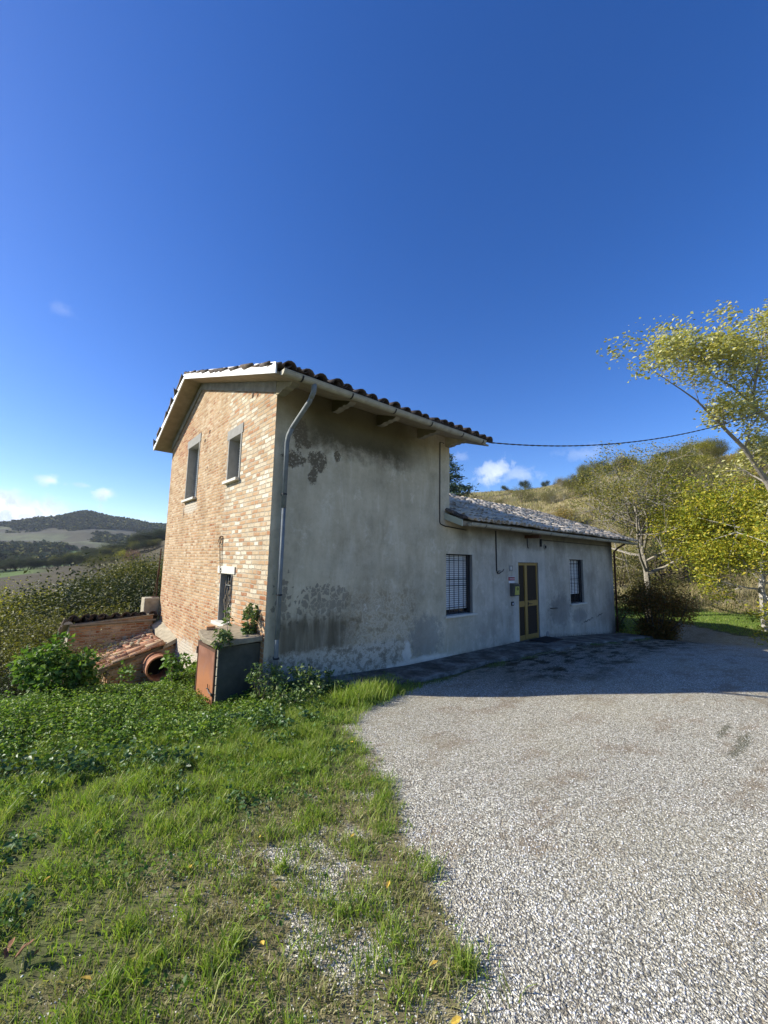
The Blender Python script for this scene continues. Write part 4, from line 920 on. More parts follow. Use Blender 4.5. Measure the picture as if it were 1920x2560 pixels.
mb = MB(); mb.box(-.37, 6.70, -2.5, -.002, 7.12, .98); p_ = mb.build('masonry_pier', M['concrete'], None, bevel=.02); tag(p_, 'short rough cement pier against the far end of the brick gable', 'pier')
mb = MB(); mb.tube([(-.055, 6.9, .95), (-.048, 6.9, 1.62)], .016, 8); mb.tube([(-.048, 6.9, 1.58), (-.045, 6.89, 1.74)], .03, 8); mb.tube([(-.045, 6.9, 1.7), (-.03, 6.9, 2.33)], .018, 8); mb.tube([(-.13, 6.9, .98), (-.05, 6.9, 1.68)], .009, 6)
mb.box(-.17, 6.78, .98, .0, 6.98, .998); o = mb.build('antenna_mast', M['rustiron']); tag(o, 'thin rusty pole with a stay standing on the cement pier', 'pole')
# overhead cable: two twisted cores
wa = Vector((4.74, -.78, 4.79)); wb = Vector((13.6, -5.6, 7.2)); 
cab = empty('overhead_cable', tuple(wa), 'twisted grey overhead cable running from the roof corner to the right', 'cable')
for ph in (0, pi):
    pts = []
    for i in range(220):
        t = i/219; p = wa.lerp(wb, t); p.z -= 4*.62*t*(1-t); a_ = t*190+ph; pts.append(p+Vector((0, cos(a_)*.008, sin(a_)*.008)))
    mb = MB(); mb.tube(pts, .0095, 5); mb.build('cable_core', M['cloth'], cab, smooth=True)
# ------------------------------------------------------------------ vegetation
def leaf_mat(name, cols, trans=.35, rough=.55, spec=.35, objvar=0.0, alt=None):
    mt, N, b = mat(name); t = mt.node_tree; r = N.island()
    c = N.ramp(r, [(i/(len(cols)-1), q) for i, q in enumerate(cols)])
    if alt: c = N.mix(N.ss(N.objrnd(), .25, .8), c, N.ramp(r, [(i/(len(alt)-1), q) for i, q in enumerate(alt)]))
    N.put(b.inputs['Base Color'], c); b.inputs['Roughness'].default_value = rough; b.inputs['Specular IOR Level'].default_value = spec
    tr = N.node('ShaderNodeBsdfTranslucent'); N.put(tr.inputs['Color'], N.mix(1.0, c, (1.25, 1.35, .7), 'MULTIPLY'))
    ms = N.node('ShaderNodeMixShader'); ms.inputs[0].default_value = trans
    t.links.new(b.outputs[0], ms.inputs[1]); t.links.new(tr.outputs[0], ms.inputs[2])
    t.links.new(ms.outputs[0], t.nodes['Material Output'].inputs['Surface']); return mt
M['grass'] = leaf_mat('lawn grass blade', [(.12, .20, .02), (.21, .31, .035), (.31, .38, .07), (.17, .25, .03), (.44, .41, .16)], .4, .5, .35)
M['grass_dry'] = leaf_mat('dry worn grass blade', [(.16, .20, .05), (.27, .26, .10), (.38, .33, .17), (.44, .37, .22), (.20, .24, .06)], .3, .6)
M['nettle'] = leaf_mat('nettle leaf', [(.06, .125, .02), (.11, .20, .028), (.18, .28, .04), (.29, .36, .07), (.09, .16, .025)], .35, .5, .3)
M['dark_leaf'] = leaf_mat('dark glossy leaf', [(.035, .08, .02), (.06, .12, .03), (.10, .17, .045), (.05, .10, .03)], .2, .45, .35)
M['bramble'] = leaf_mat('bramble leaf', [(.06, .11, .03), (.10, .16, .045), (.15, .21, .06), (.18, .20, .07)], .25, .45, .4)
M['lush_leaf'] = leaf_mat('bright broad leaf', [(.045, .10, .018), (.08, .155, .025), (.13, .22, .035), (.20, .28, .055)], .35, .55, .3)
M['olive_tree'] = leaf_mat('olive green crown', [(.08, .09, .022), (.13, .135, .03), (.18, .175, .04), (.24, .21, .05)], .25, .6, .25, alt=[(.08, .085, .022), (.13, .13, .033), (.18, .165, .042), (.17, .14, .04)])
M['dark_tree'] = leaf_mat('dark green crown', [(.025, .04, .012), (.045, .062, .018), (.07, .09, .024)], .15, .6, .25, alt=[(.04, .05, .014), (.075, .085, .022), (.055, .065, .018)])
M['yellow_tree'] = leaf_mat('yellowing crown', [(.22, .20, .03), (.36, .30, .03), (.42, .37, .045), (.26, .26, .04), (.15, .18, .03)], .4, .5, .3)
M['gold_leaf'] = leaf_mat('yellow green locust leaf', [(.20, .23, .03), (.34, .34, .035), (.48, .44, .05), (.52, .40, .04), (.30, .33, .05), (.16, .22, .03)], .4, .45, .35)
M['pale_leaf'] = leaf_mat('wind blown pale poplar leaf', [(.26, .25, .06), (.42, .38, .07), (.55, .51, .20), (.38, .37, .14), (.60, .58, .36), (.52, .40, .06)], .35, .4, .4)
M['sparse_leaf'] = leaf_mat('thin autumn leaf', [(.13, .15, .035), (.21, .21, .05), (.27, .24, .05), (.32, .24, .05)], .35, .55)
M['red_leaf'] = leaf_mat('rust brown shrub leaf', [(.10, .06, .015), (.20, .09, .02), (.26, .13, .025), (.12, .10, .02), (.07, .07, .02)], .35, .5)
M['straw'] = leaf_mat('straw grass', [(.36, .29, .16), (.46, .38, .22), (.28, .25, .11), (.20, .20, .07), (.40, .31, .17)], .3, .7, .2)
M['cedar'] = leaf_mat('blue green needles', [(.02, .045, .025), (.04, .08, .045), (.075, .125, .08), (.12, .17, .11)], .1, .6, .2)
M['autumn'] = leaf_mat('orange ochre shrub', [(.30, .20, .05), (.38, .25, .06), (.24, .19, .06), (.34, .30, .10)], .3, .6)
M['pink'] = leaf_mat('dusky red shrub', [(.22, .10, .08), (.28, .14, .10), (.16, .10, .06)], .3, .6)
M['greyscrub'] = leaf_mat('grey green scrub', [(.13, .13, .07), (.20, .19, .10), (.27, .25, .14), (.10, .11, .05)], .3, .6, alt=[(.22, .18, .09), (.30, .24, .12), (.17, .15, .07)])
def bark(name, c): return simple(name, c, .9, 0, .3, 14, .5)
M['bark_pale'] = bark('pale grey bark', (.40, .375, .33)); M['bark'] = bark('brown grey bark', (.17, .14, .105)); M['bark_mid'] = bark('grey brown limb', (.27, .24, .195)); M['bark_dark'] = bark('dark bark', (.07, .055, .04))

def leaf_geo(P, size, rg, down=.2, aspect=.55, fold=.18, flat=.5, dirs=None):
    P = np.asarray(P, float); n = len(P); size = np.broadcast_to(size, n)[:, None]*(0.65+.7*rg.rand(n, 1))
    d = rg.randn(n, 3); d[:, 2] = d[:, 2]*(1-flat) - down
    if dirs is not None: d = d*.55 + dirs
    d /= np.linalg.norm(d, axis=1, keepdims=True)+1e-9
    nn = rg.randn(n, 3)*.7; nn[:, 2] += .9; w = np.cross(d, nn); w /= np.linalg.norm(w, axis=1, keepdims=True)+1e-9; up = np.cross(w, d)
    V = np.stack([P, P+d*size*.45+w*size*aspect*.5+up*size*fold, P+d*size, P+d*size*.45-w*size*aspect*.5+up*size*fold], 1).reshape(-1, 3)
    k = np.arange(n)[:, None]*4; F = np.concatenate([k+[0, 1, 2], k+[0, 2, 3]]); return V, F
def blade_geo(P, h, wd, rg, lean=.35, wind=(0, 0)):
    P = np.asarray(P, float); n = len(P); h = np.broadcast_to(h, n)[:, None]; a = rg.rand(n)*2*pi
    s = np.stack([np.cos(a), np.sin(a), a*0], 1)*wd*(.6+.8*rg.rand(n, 1)); b = rg.rand(n)*2*pi
    L = np.stack([np.cos(b), np.sin(b), b*0], 1)*h*lean*(.2+rg.rand(n, 1)) + np.array([wind[0], wind[1], 0])*h
    z = np.array([0, 0, 1.0]); m1 = P+L*.35+z*h*.55; tp = P+L+z*h*(.93)
    V = np.stack([P-s, P+s, m1+s*.8, m1-s*.8, tp], 1).reshape(-1, 3); k = np.arange(n)[:, None]*5
    return V, [k+np.array([0, 1, 2, 3]), k+np.array([3, 2, 4])]
class Tree:
    def __init__(s, seed): s.r = random.Random(seed); s.rg = np.random.RandomState(seed); s.mb = MB(); s.tips = []; s.segs = []
    def branch(s, p, d, L, r0, lvl, maxl, nch, up=.12, crook=.22, spread=.75, ratio=.62, sides=6, lift=0.0):
        R = s.r; n = 5 if lvl < 2 else 4; pts = [Vector(p)]; dd = Vector(d).normalized()
        for i in range(n):
            dd = (dd + Vector((R.gauss(0, crook), R.gauss(0, crook), R.gauss(0, crook)+up))*.5).normalized(); pts.append(pts[-1]+dd*L/n)
        rs = [max(.003, r0*(1-.62*i/n)) for i in range(n+1)]
        if r0 > s.minr: s.mb.tube(pts, rs, max(4, sides-lvl), cap=False)
        if lvl >= maxl:
            s.tips += [pts[j] for j in (n//2, n-1, n)]; return
        for c in range(nch[lvl]):
            t = .35+.65*(c+R.random())/nch[lvl]; k = min(n-1, int(t*n)); q = pts[k].lerp(pts[k+1], t*n-k)
            ax = (pts[k+1]-pts[k]).normalized(); side = Vector((R.gauss(0, 1), R.gauss(0, 1), R.gauss(0, .6))); side = (side-ax*side.dot(ax)).normalized()
            nd = (ax*(1-spread*R.uniform(.6, 1))+side*spread*R.uniform(.7, 1.1)).normalized()
            s.branch(q, nd, L*ratio*R.uniform(.75, 1.15)*(1.15-.45*t), rs[k]*.62, lvl+1, maxl, nch, up, crook, spread, ratio, sides)
    minr = .004
    def leafpts(s, n, rad):
        T = np.array([tuple(t) for t in s.tips]); i = s.rg.randint(0, len(T), n)
        return T[i]+s.rg.randn(n, 3)*rad
def make_tree(seed, h, nleaf, lsize, leafm, barkm, name, label, cat, maxl=3, nch=(7, 5, 4), spread=.75, trunk=.35, rad=.3, r0=None, up=.14, multi=1, group=None, down=.2, minr=.008, ratio=.62):
    t = Tree(seed); t.minr = minr; R = t.r
    for k in range(multi):
        d = Vector((R.gauss(0, .12 if multi == 1 else .38), R.gauss(0, .12 if multi == 1 else .38), 1))
        t.branch((R.uniform(-.1, .1)*(multi > 1), R.uniform(-.1, .1)*(multi > 1), -.3), d, h*.72+.3, r0 or h*.022, 0, maxl, nch, up, .2, spread, ratio)
    V, F = leaf_geo(t.leafpts(nleaf, rad), lsize, t.rg, down=down)
    root = bpy.data.objects.new(name, None); COL.objects.link(root); tag(root, label, cat, group)
    tr = t.mb.build('trunk', barkm, None); tr.parent = root; tr.location = (0, 0, 0)
    cr = nobj('crown', V, [F], leafm, None); cr.parent = root; cr.location = (0, 0, 0)
    return root
def dup(root, loc, rz, sc, label=None, mt=None):
    r = root.copy(); COL.objects.link(r); r.location = loc; r.rotation_euler = (0, 0, rz); r.scale = sc if isinstance(sc, tuple) else (sc, sc, sc)
    if label: r['label'] = label
    for ch in list(root.children):
        c = ch.copy(); COL.objects.link(c); c.parent = r
    return r
def polar(a, r): 
    w = radians(YAW-a); x = P0[0]+r*cos(w); y = P0[1]+r*sin(w); return x, y, float(H(x, y))
RG = np.random.RandomState(77); RR = random.Random(77)

# ---- lawn
def scatter(n, x0, x1, y0, y1): return RG.uniform(x0, x1, n), RG.uniform(y0, y1, n)
def pts(x, y, off=0.0): return np.stack([x, y, H(x, y)+off], 1)
def inhouse(x, y): return ((x > -.02) & (y > -.02)) | ((x > -.66) & (x < 0) & (y > .1) & (y < 1.1)) | ((x > -1.5) & (y > 4.2))
def belt_edge(x): return np.interp(x, [-6, -3.5, -2.8, -1.9, -1.1, -.4, .4, .9], [0.1, -.3, -.6, -1.0, -1.45, -1.35, -1.05, -.55])
# lush blades
x, y = scatter(330000, -6.5, 2.2, -6.3, 1.2)
g, thin, s = gravel(x, y); vis = (np.degrees(np.arctan2(y-P0[1], x-P0[0])) < 98) & (np.degrees(np.arctan2(y-P0[1], x-P0[0])) > -5)
clump = sstep(fnoise(x, y, .28, 8, 3)+fnoise(x, y, .09, 6, 1)*.6, -.8, .7)
dens = (1-g)*(1-thin*.9)*(.35+.65*clump)*(1-.75*sstep(y-belt_edge(x), 0, .8)); keep = (RG.rand(len(x)) < dens) & vis & ~inhouse(x, y) & (np.hypot(x-P0[0], y-P0[1]) > 1.2)
x, y = x[keep], y[keep]; cl = clump[keep]; hh = (.03+.06*cl*cl+.025*RG.rand(len(x)))*(1+.35*sstep(y, -3.2, -1.8)); 
V, F = blade_geo(pts(x, y, -.005), hh*.85*(1-.45*sstep(-y, 2.4, 3.3)), .0026, RG, .85); o = nobj('lawn_grass', V, F, M['grass']); tag(o, kind='stuff')
# worn olive-brown grass in the thin strip
x, y = scatter(430000, -5, 1.0, -7, -2.6); g, thin, s = gravel(x, y)
clump = sstep(fnoise(x, y, .2, 8, 5)+fnoise(x, y, .06, 6, 9)*.5, -.6, .8); keep = (RG.rand(len(x)) < (1-g*1.04)*(.15+.85*thin)*(.25+.75*clump)*(s < .05)*sstep(np.hypot(x-P0[0], y-P0[1]), .9, 1.6)); x, y = x[keep], y[keep]
V, F = blade_geo(pts(x, y, -.003), .02+.034*RG.rand(len(x))*clump[keep], .0024, RG, 1.2); o = nobj('worn_grass', V, F, M['grass_dry']); tag(o, kind='stuff')
# bigger green tufts standing in the worn strip and along the drive edge
tx, ty = [], []
for k in range(330):
    cx = RR.uniform(-2.9, .2); cy = RR.uniform(-5.2, -1.6)
    g_, th_, s_ = gravel(np.array([cx]), np.array([cy]))
    if s_[0] > .03 or s_[0] < -1.7: continue
    n_ = RR.randint(35, 130); rr_2 = RR.uniform(.03, .09); tx.append(cx+RG.randn(n_)*rr_2); ty.append(cy+RG.randn(n_)*rr_2)
tx = np.concatenate(tx); ty = np.concatenate(ty); V, F = blade_geo(pts(tx, ty, -.004), .035+.06*RG.rand(len(tx)), .0026, RG, .9); o = nobj('grass_tufts', V, F, M['grass']); tag(o, kind='stuff')
# clover and small broad leaves through the lawn
x, y = scatter(60000, -5, 1.2, -5.6, .2); g, thin, s = gravel(x, y); q = fnoise(x, y, .5, 8, 6); keep = (RG.rand(len(x)) < (1-g)*(1-thin*.85)*sstep(q, .05, .7)) & ~inhouse(x, y); x, y = x[keep], y[keep]
V, F = leaf_geo(pts(x, y, .02)+np.stack([x*0, x*0, RG.rand(len(x))*.05], 1), .022, RG, down=-.3, aspect=.9, flat=.6); o = nobj('clover', V, [F], M['lush_leaf']); tag(o, kind='stuff')
# ---- nettle belt
def stems(x, y, h, per, size, rg, out=.06):
    n = len(x); u = np.tile(np.linspace(.15, 1, per), n); X = np.repeat(x, per); Y = np.repeat(y, per); Z = np.repeat(H(x, y), per); Hh = np.repeat(h, per)
    lx = np.repeat(rg.randn(n)*.12, per)*Hh*u; ly = np.repeat(rg.randn(n)*.12, per)*Hh*u; a = rg.rand(n*per)*2*pi
    o_ = out*(1.1-.6*u)*rg.uniform(.2, 1, n*per); P = np.stack([X+lx+np.cos(a)*o_, Y+ly+np.sin(a)*o_, Z+Hh*u], 1)
    return leaf_geo(P, size*(1.15-.45*u), rg, down=.15, aspect=.62, flat=.55, dirs=np.stack([np.cos(a), np.sin(a), a*0-.15], 1))
x, y = scatter(15000, -6.2, .9, -1.9, 4.6); e = belt_edge(x); f_ = fnoise(x, y, .7, 8, 2); f2_ = fnoise(x, y, .22, 8, 8)
hgt = (.15+.10*sstep(y-e, 0, 1.0)+.07*f_+.04*f2_)*(1-.55*sstep(x, -1.5, -.7))*(1-.3*sstep(y, .8, 2)*sstep(x, -2, -1)); keep = (y > e+RG.randn(len(x))*.14) & ~inhouse(x, y) & ~((x > -1.6) & (y > 3.9)) & (hgt > .06)
x, y, hgt = x[keep], y[keep], np.clip(hgt[keep], .08, .5)
V, F = stems(x, y, hgt, 12, .045, RG); o = nobj('nettle_bed', V, [F], M['nettle']); tag(o, kind='stuff')
x, y = scatter(2600, -5.5, .9, -2.0, .6); keep = (fnoise(x, y, .5, 7, 11) > .25) & (np.abs(y-belt_edge(x)) < .75) & ~inhouse(x, y); x, y = x[keep], y[keep]
V, F = stems(x, y, .10+.12*RG.rand(len(x)), 9, .06, RG, .09); o = nobj('ground_ivy', V, [F], M['dark_leaf']); tag(o, kind='stuff')
x, y = scatter(1500, -5, -.3, -3.3, -1.0); keep = (fnoise(x, y, .4, 7, 13) > .55) & (y < belt_edge(x)); x, y = x[keep], y[keep]
V, F = stems(x, y, .05+.06*RG.rand(len(x)), 7, .045, RG, .07); o = nobj('low_herbs', V, [F], M['dark_leaf']); tag(o, kind='stuff')
# ---- individual bushes and weeds
def bush(name, x, y, w, h, n, size, mt, label, cat='bush', stemm=None, shape=1.0, z=None, lean=(0, 0), nst=9, group=None, aspect=.6, seed=0, hang=.1):
    rg = np.random.RandomState(seed+int(abs(x*31+y*17)*10)); R = random.Random(seed+3); z = float(H(x, y))-.03 if z is None else z
    root = empty(name, (x, y, z), label, cat, group); mb = MB(); cl = []
    for k in range(nst):
        a = R.random()*6.28; ro = w*.5*sqrt(R.random()); top = Vector((x+cos(a)*ro+lean[0], y+sin(a)*ro+lean[1], z+h*(1-.35*(ro/(w*.5))**2)*R.uniform(.7, 1)))
        b0 = Vector((x+cos(a)*ro*.15, y+sin(a)*ro*.15, z)); mid = b0.lerp(top, .5)+Vector((cos(a)*ro*.2, sin(a)*ro*.2, h*.05)); mb.tube([b0, b0.lerp(mid, .6), mid, top], [.012*h, .010*h, .007*h, .003*h], 5)
        for j in range(4): cl.append((b0.lerp(mid, j*.33+.2) if j < 2 else mid.lerp(top, (j-1)*.5), w*(.13+.05*R.random())))
    mb.build('stems', stemm or M['bark'], root)
    C_ = np.array([tuple(c[0]) for c in cl]); S = np.array([c[1] for c in cl]); i = rg.randint(0, len(C_), n); d = rg.randn(n, 3); d /= np.linalg.norm(d, axis=1, keepdims=True)
    P = C_[i]+d*(S[i]*rg.rand(n)**.4)[:, None]; P[:, 2] = np.maximum(P[:, 2], z+.03)
    V, F = leaf_geo(P, size, rg, down=hang, aspect=aspect, dirs=d*.6); nobj('foliage', V, [F], mt, root); return root
bush('leafy_bush', -2.36, 1.6, .92, .98, 4200, .07, M['lush_leaf'], 'dense bright green broad-leaved bush in front of the ruined outhouse at the left', nst=16, aspect=.75)
bush('climbing_weed', -1.28, 3.1, .3, .72, 170, .075, M['lush_leaf'], 'small leafy weed growing up before the mouth of the terracotta pipe', 'weed', nst=6, aspect=.7)
bush('elder_shoot', -.80, 1.75, .5, .62, 420, .075, M['lush_leaf'], 'leafy green shoot to the left of the rusty shed door', 'weed', nst=8, aspect=.7)
bush('bramble_bush', -.16, -.32, .6, .62, 900, .055, M['bramble'], 'dark bramble bush against the shaded side of the meter shed', 'bramble', nst=12)
bush('bramble_bush', .36, -.42, .5, .50, 620, .05, M['bramble'], 'bramble at the foot of the downpipe on the house corner', 'bramble', nst=9)
bush('bramble_bush', -.05, -.85, .8, .34, 900, .05, M['bramble'], 'low spreading bramble in the sun before the shed and the house corner', 'bramble', nst=12)
bush('tall_weed', .80, -.55, .2, .42, 90, .06, M['bramble'], 'single thin upright weed against the foot of the grey wall', 'weed', nst=3)
bush('tall_weed', .55, -.72, .22, .30, 110, .05, M['bramble'], 'short leafy weed between the brambles and the single thin upright weed', 'weed', nst=4)
bush('wall_weed', -.66, .10, .22, .26, 150, .07, M['bramble'], 'drooping weed hanging over the front edge of the shed slab', 'weed', z=.86, nst=6, hang=.6, lean=(.05, -.02))
bush('wall_weed', -.52, .02, .16, .48, 90, .07, M['bramble'], 'leaning weed stem that rises from the shed slab to the window sill', 'weed', z=.88, nst=3, lean=(.12, .45))
bush('wall_weed', -.10, .36, .34, .50, 420, .07, M['bramble'], 'bushy weed growing on the shed slab against the brick corner', 'weed', z=.93, nst=8)
bush('corner_shrub', 14.55, -1.15, 2.2, 2.1, 22000, .065, M['red_leaf'], 'dark rust brown shrub beyond the right end of the low wing', nst=34, stemm=M['bark_dark'])
bush('corner_bush', 15.7, .9, 2.0, 2.2, 5000, .08, M['dark_leaf'], 'dark green bush behind the rust brown shrub at the wing corner', nst=20)
bush('corner_bush', 17.0, 2.4, 2.6, 3.0, 6500, .08, M['greyscrub'], 'tall grey twiggy scrub filling the gap beside the wing downpipe', nst=24, stemm=M['bark_pale'])
# grass tussock at the corner of gravel and wall
x = np.concatenate([RG.randn(900)*.22+1.15, RG.randn(500)*.18+.75]); y = np.concatenate([RG.randn(900)*.12-1.15, RG.randn(500)*.1-1.35]); V, F = blade_geo(pts(x, y, -.01), .10+.20*RG.rand(len(x)), .004, RG, .5); o = nobj('long_grass', V, F, M['grass']); tag(o, kind='stuff')
# moss and weeds along the edge of the pavement
x = RG.uniform(1.4, 13.5, 5200); y = -1.02-.25*sstep(x, 5, 7)+RG.randn(len(x))*.07; k_ = fnoise(x, y, .8, 7, 4) > -.1; x, y = x[k_], y[k_]; V, F = blade_geo(pts(x, y, -.01), .02+.05*RG.rand(len(x)), .004, RG, 1.0); o = nobj('edge_weeds', V, F, M['bramble']); tag(o, kind='stuff')
# ---- loose chippings on the drive near the camera
ico = np.array([(0, 0, 1), (.9, 0, .3), (.28, .85, .3), (-.72, .52, .3), (-.72, -.52, .3), (.28, -.85, .3), (.72, .52, -.4), (-.28, .85, -.4), (-.9, 0, -.4), (-.28, -.85, -.4), (.72, -.52, -.4)])
icf = np.array([(0, 1, 2), (0, 2, 3), (0, 3, 4), (0, 4, 5), (0, 5, 1), (1, 6, 2), (2, 7, 3), (3, 8, 4), (4, 9, 5), (5, 10, 1), (2, 6, 7), (3, 7, 8), (4, 8, 9), (5, 9, 10), (1, 10, 6)])
def stones(x, y, sz, name, mt):
    n = len(x); a = RG.rand(n)*6.28; sc = np.stack([sz*RG.uniform(.7, 1.3, n), sz*RG.uniform(.6, 1, n), sz*RG.uniform(.4, .8, n)], 1)
    Vv = ico[None]*(1+RG.randn(n, 11, 1)*.18)*sc[:, None]; c, s_ = np.cos(a)[:, None], np.sin(a)[:, None]
    X = Vv[..., 0]*c-Vv[..., 1]*s_+x[:, None]; Y = Vv[..., 0]*s_+Vv[..., 1]*c+y[:, None]; Z = Vv[..., 2]+(H(x, y)+sz*.15)[:, None]
    o = nobj(name, np.stack([X, Y, Z], -1).reshape(-1, 3), [(icf[None]+np.arange(n)[:, None, None]*11).reshape(-1, 3)], mt); tag(o, kind='stuff')
def stone_mat():
    mt, N, b = mat('chipping'); r = N.island(); N.put(b.inputs['Base Color'], N.ramp(r, [(0, (.10, .095, .09)), (.22, (.28, .27, .25)), (.42, (.47, .455, .42)), (.68, (.62, .605, .57)), (.9, (.80, .785, .74)), (.95, (.46, .36, .28)), (1, (.93, .91, .88))])); b.inputs['Roughness'].default_value = .8; return mt
M['chip'] = stone_mat()
n_ = 125000; rad_ = 1.3+6.2*RG.rand(n_)**1.15; aa = RG.uniform(-50, 50, n_); w_ = np.radians(YAW-aa); x = P0[0]+rad_*np.cos(w_); y = P0[1]+rad_*np.sin(w_); g, th_, s_ = gravel(x, y)
k_ = (RG.rand(n_) < g*(.45+.55*sstep(fnoise(x, y, .5, 7, 2), -.8, .6))) & (y < -1.0); x, y = x[k_], y[k_]
stones(x, y, .0030+.0040*RG.rand(len(x))**2.8, 'gravel_chippings', M['chip'])
# yellow leaves blown onto the grass
fl = None
for (lx, ly) in [(-1.15, -4.1), (-1.8, -4.0), (-1.62, -3.75), (-2.2, -4.1), (-1.3, -4.55), (-1.0, -4.2), (-1.9, -3.3), (-2.4, -3.7), (-1.5, -3.3), (-.2, -2.5), (-.35, -1.9), (-1.4, -4.75), (-1.05, -3.65), (-2.25, -2.6), (-2.5, -2.9)]:
    if fl is None:
        v_ = [(0, -.034, 0), (.013, -.012, .006), (.012, .012, .007), (0, .03, .002), (-.012, .012, .009), (-.013, -.012, .005), (0, 0, -.001)]
        mb = MB(); mb.addf(v_, [(0, 1, 6), (1, 2, 6), (2, 3, 6), (3, 4, 6), (4, 5, 6), (5, 0, 6)]); fl = mb.build('fallen_leaf', simple('yellow leaf', (.46, .31, .05), .6, 0, .2, 60)); o = fl
    else: o = fl.copy(); COL.objects.link(o)
    o.location = (lx, ly, float(H(lx, ly))+.05); o.rotation_euler = (RR.uniform(-.7, .7), RR.uniform(-.7, .7), RR.uniform(0, 6.28)); o.scale = (RR.uniform(.5, .8),)*3; tag(o, 'small yellow fallen leaf lying in the grass', 'leaf', 'yellow leaves in the grass')
dlm = simple('dead brown leaf', (.20, .10, .05), .8, 0, .3, 60)
for k in range(9):
    o = fl.copy(); o.data = fl.data.copy() if k == 0 else dead.data; COL.objects.link(o); o.name = 'dead_leaf'
    if k == 0: o.data.materials.clear(); o.data.materials.append(dlm); dead = o
    lx = -2.62+RR.gauss(0, .10); ly = -3.35+RR.gauss(0, .06); o.location = (lx, ly, float(H(lx, ly))+.05); o.rotation_euler = (RR.uniform(-.9, .9), RR.uniform(-.9, .9), RR.uniform(0, 6.28)); o.scale = (RR.uniform(.6, 1.1),)*3; tag(o, 'curled brown dead leaf in the small heap at the left edge of the lawn', 'leaf', 'heap of dead leaves in the grass')
# ---- lawn and dry bank beyond the drive
a_ = RG.uniform(8, 56, 90000); r_ = RG.uniform(14.8, 30, 90000); w_ = np.radians(YAW-a_); x = P0[0]+r_*np.cos(w_); y = P0[1]+r_*np.sin(w_); k_ = (sdpoly(x, y, GP) < -.1+RG.randn(len(x))*.1) & (x > 14.4) & (sdpoly(x, y, GP) < -.1); x, y = x[k_], y[k_]
V, F = blade_geo(pts(x, y, -.01), .04+.06*RG.rand(len(x)), .008, RG, .9); o = nobj('far_lawn_grass', V, F, M['grass']); tag(o, kind='stuff')
a_ = RG.uniform(8, 60, 60000); r_ = 28+20*RG.rand(60000)**1.5; w_ = np.radians(YAW-a_); x = P0[0]+r_*np.cos(w_); y = P0[1]+r_*np.sin(w_); k_ = fnoise(x, y, 2.0, 8, 3) > -.5+.02*(r_-28); x, y, r_ = x[k_], y[k_], r_[k_]
V, F = blade_geo(pts(x, y, -.02), (.3+.55*RG.rand(len(x)))*sstep(r_, 27.8, 31), .014, RG, .8, (.25, -.1)); o = nobj('dry_grass_bank', V, F, M['straw']); tag(o, kind='stuff')
a_ = RG.uniform(-8, 60, 50000); r_ = 38+110*RG.rand(50000); w_ = np.radians(YAW-a_); x = P0[0]+r_*np.cos(w_); y = P0[1]+r_*np.sin(w_); k_ = fnoise(x, y, 7, 8, 3) > -.2; x, y, r_ = x[k_], y[k_], r_[k_]
V, F = blade_geo(pts(x, y, -.02), (.35+.5*RG.rand(len(x))), .05, RG, .9, (.2, -.1)); o = nobj('hillside_grass', V, F, M['straw']); tag(o, kind='stuff')

# ---- the three trees by the lawn
def limb_tree(name, label, base, limbs, seed, leafm, barkm, nleaf, lsize, rad, side, sub=(5, 4), tips_from=0.3, wind=None, maxl=2, up=.25, slen=1.9):
    t = Tree(seed); t.minr = .004; R = t.r
    for pts_, r0, r1, nsub in limbs:
        P_ = [Vector(p) for p in pts_]; n = len(P_); t.mb.tube(P_, [r0+(r1-r0)*i/(n-1) for i in range(n)], 8, cap=True)
        for c in range(nsub):
            u = tips_from+(1-tips_from)*(c+R.random()*.8)/nsub; f = u*(n-1); k = min(n-2, int(f)); q = P_[k].lerp(P_[k+1], f-k); ax = (P_[k+1]-P_[k]).normalized()
            d = (ax*.6+Vector((R.gauss(0, .6)+side[0], R.gauss(0, .6)+side[1], R.uniform(-.2, .9)+side[2]))).normalized()
            t.branch(q, d, slen*R.uniform(.5, 1.1), max(.01, (r0+(r1-r0)*u)*.4), 0, maxl, (5, 4, 3), up, .25, .7, .6)
    root = empty(name, base, label, 'tree'); t.mb.build('trunk', barkm, root)
    P = t.leafpts(nleaf, rad); V, F = leaf_geo(P, lsize, t.rg, down=.1, aspect=.6, dirs=None if wind is None else np.array(wind)[None].repeat(nleaf, 0))
    nobj('crown', V, [F], leafm, root); return root
limb_tree('leaning_poplar', 'tall pale-barked tree leaning in from the right edge, its thin leaves blown by the wind', (16.6, -5.8, 0),
    [([(16.6, -5.8, -.2), (15.9, -5.3, 1.6), (15.1, -4.8, 3.3), (14.38, -4.41, 4.85), (13.5, -4.07, 5.77), (12.62, -3.67, 6.43), (11.75, -3.3, 7.05)], .13, .025, 14),
     ([(11.75, -3.3, 7.05), (11.3, -3.05, 7.32), (10.85, -2.85, 7.5), (10.4, -2.65, 7.72)], .024, .005, 4),
     ([(15.3, -5.0, 3.0), (15.44, -5.09, 5.4), (14.39, -4.6, 6.76), (13.75, -4.33, 7.17), (13.58, -4.49, 7.99), (13.51, -4.68, 8.68), (13.4, -4.8, 9.2)], .08, .014, 14),
     ([(13.75, -4.33, 7.17), (12.9, -4.0, 7.6), (12.1, -3.6, 7.9), (11.7, -3.4, 8.1)], .035, .010, 12),
     ([(15.44, -5.09, 5.4), (15.2, -5.6, 7.2), (14.8, -5.9, 8.8), (14.4, -5.8, 9.2)], .07, .014, 12)],
    31, M['pale_leaf'], M['bark_mid'], 16500, .105, .14, (.28, -.26, .12), wind=(.45, -.45, .15), tips_from=.36, up=.10, slen=1.25)
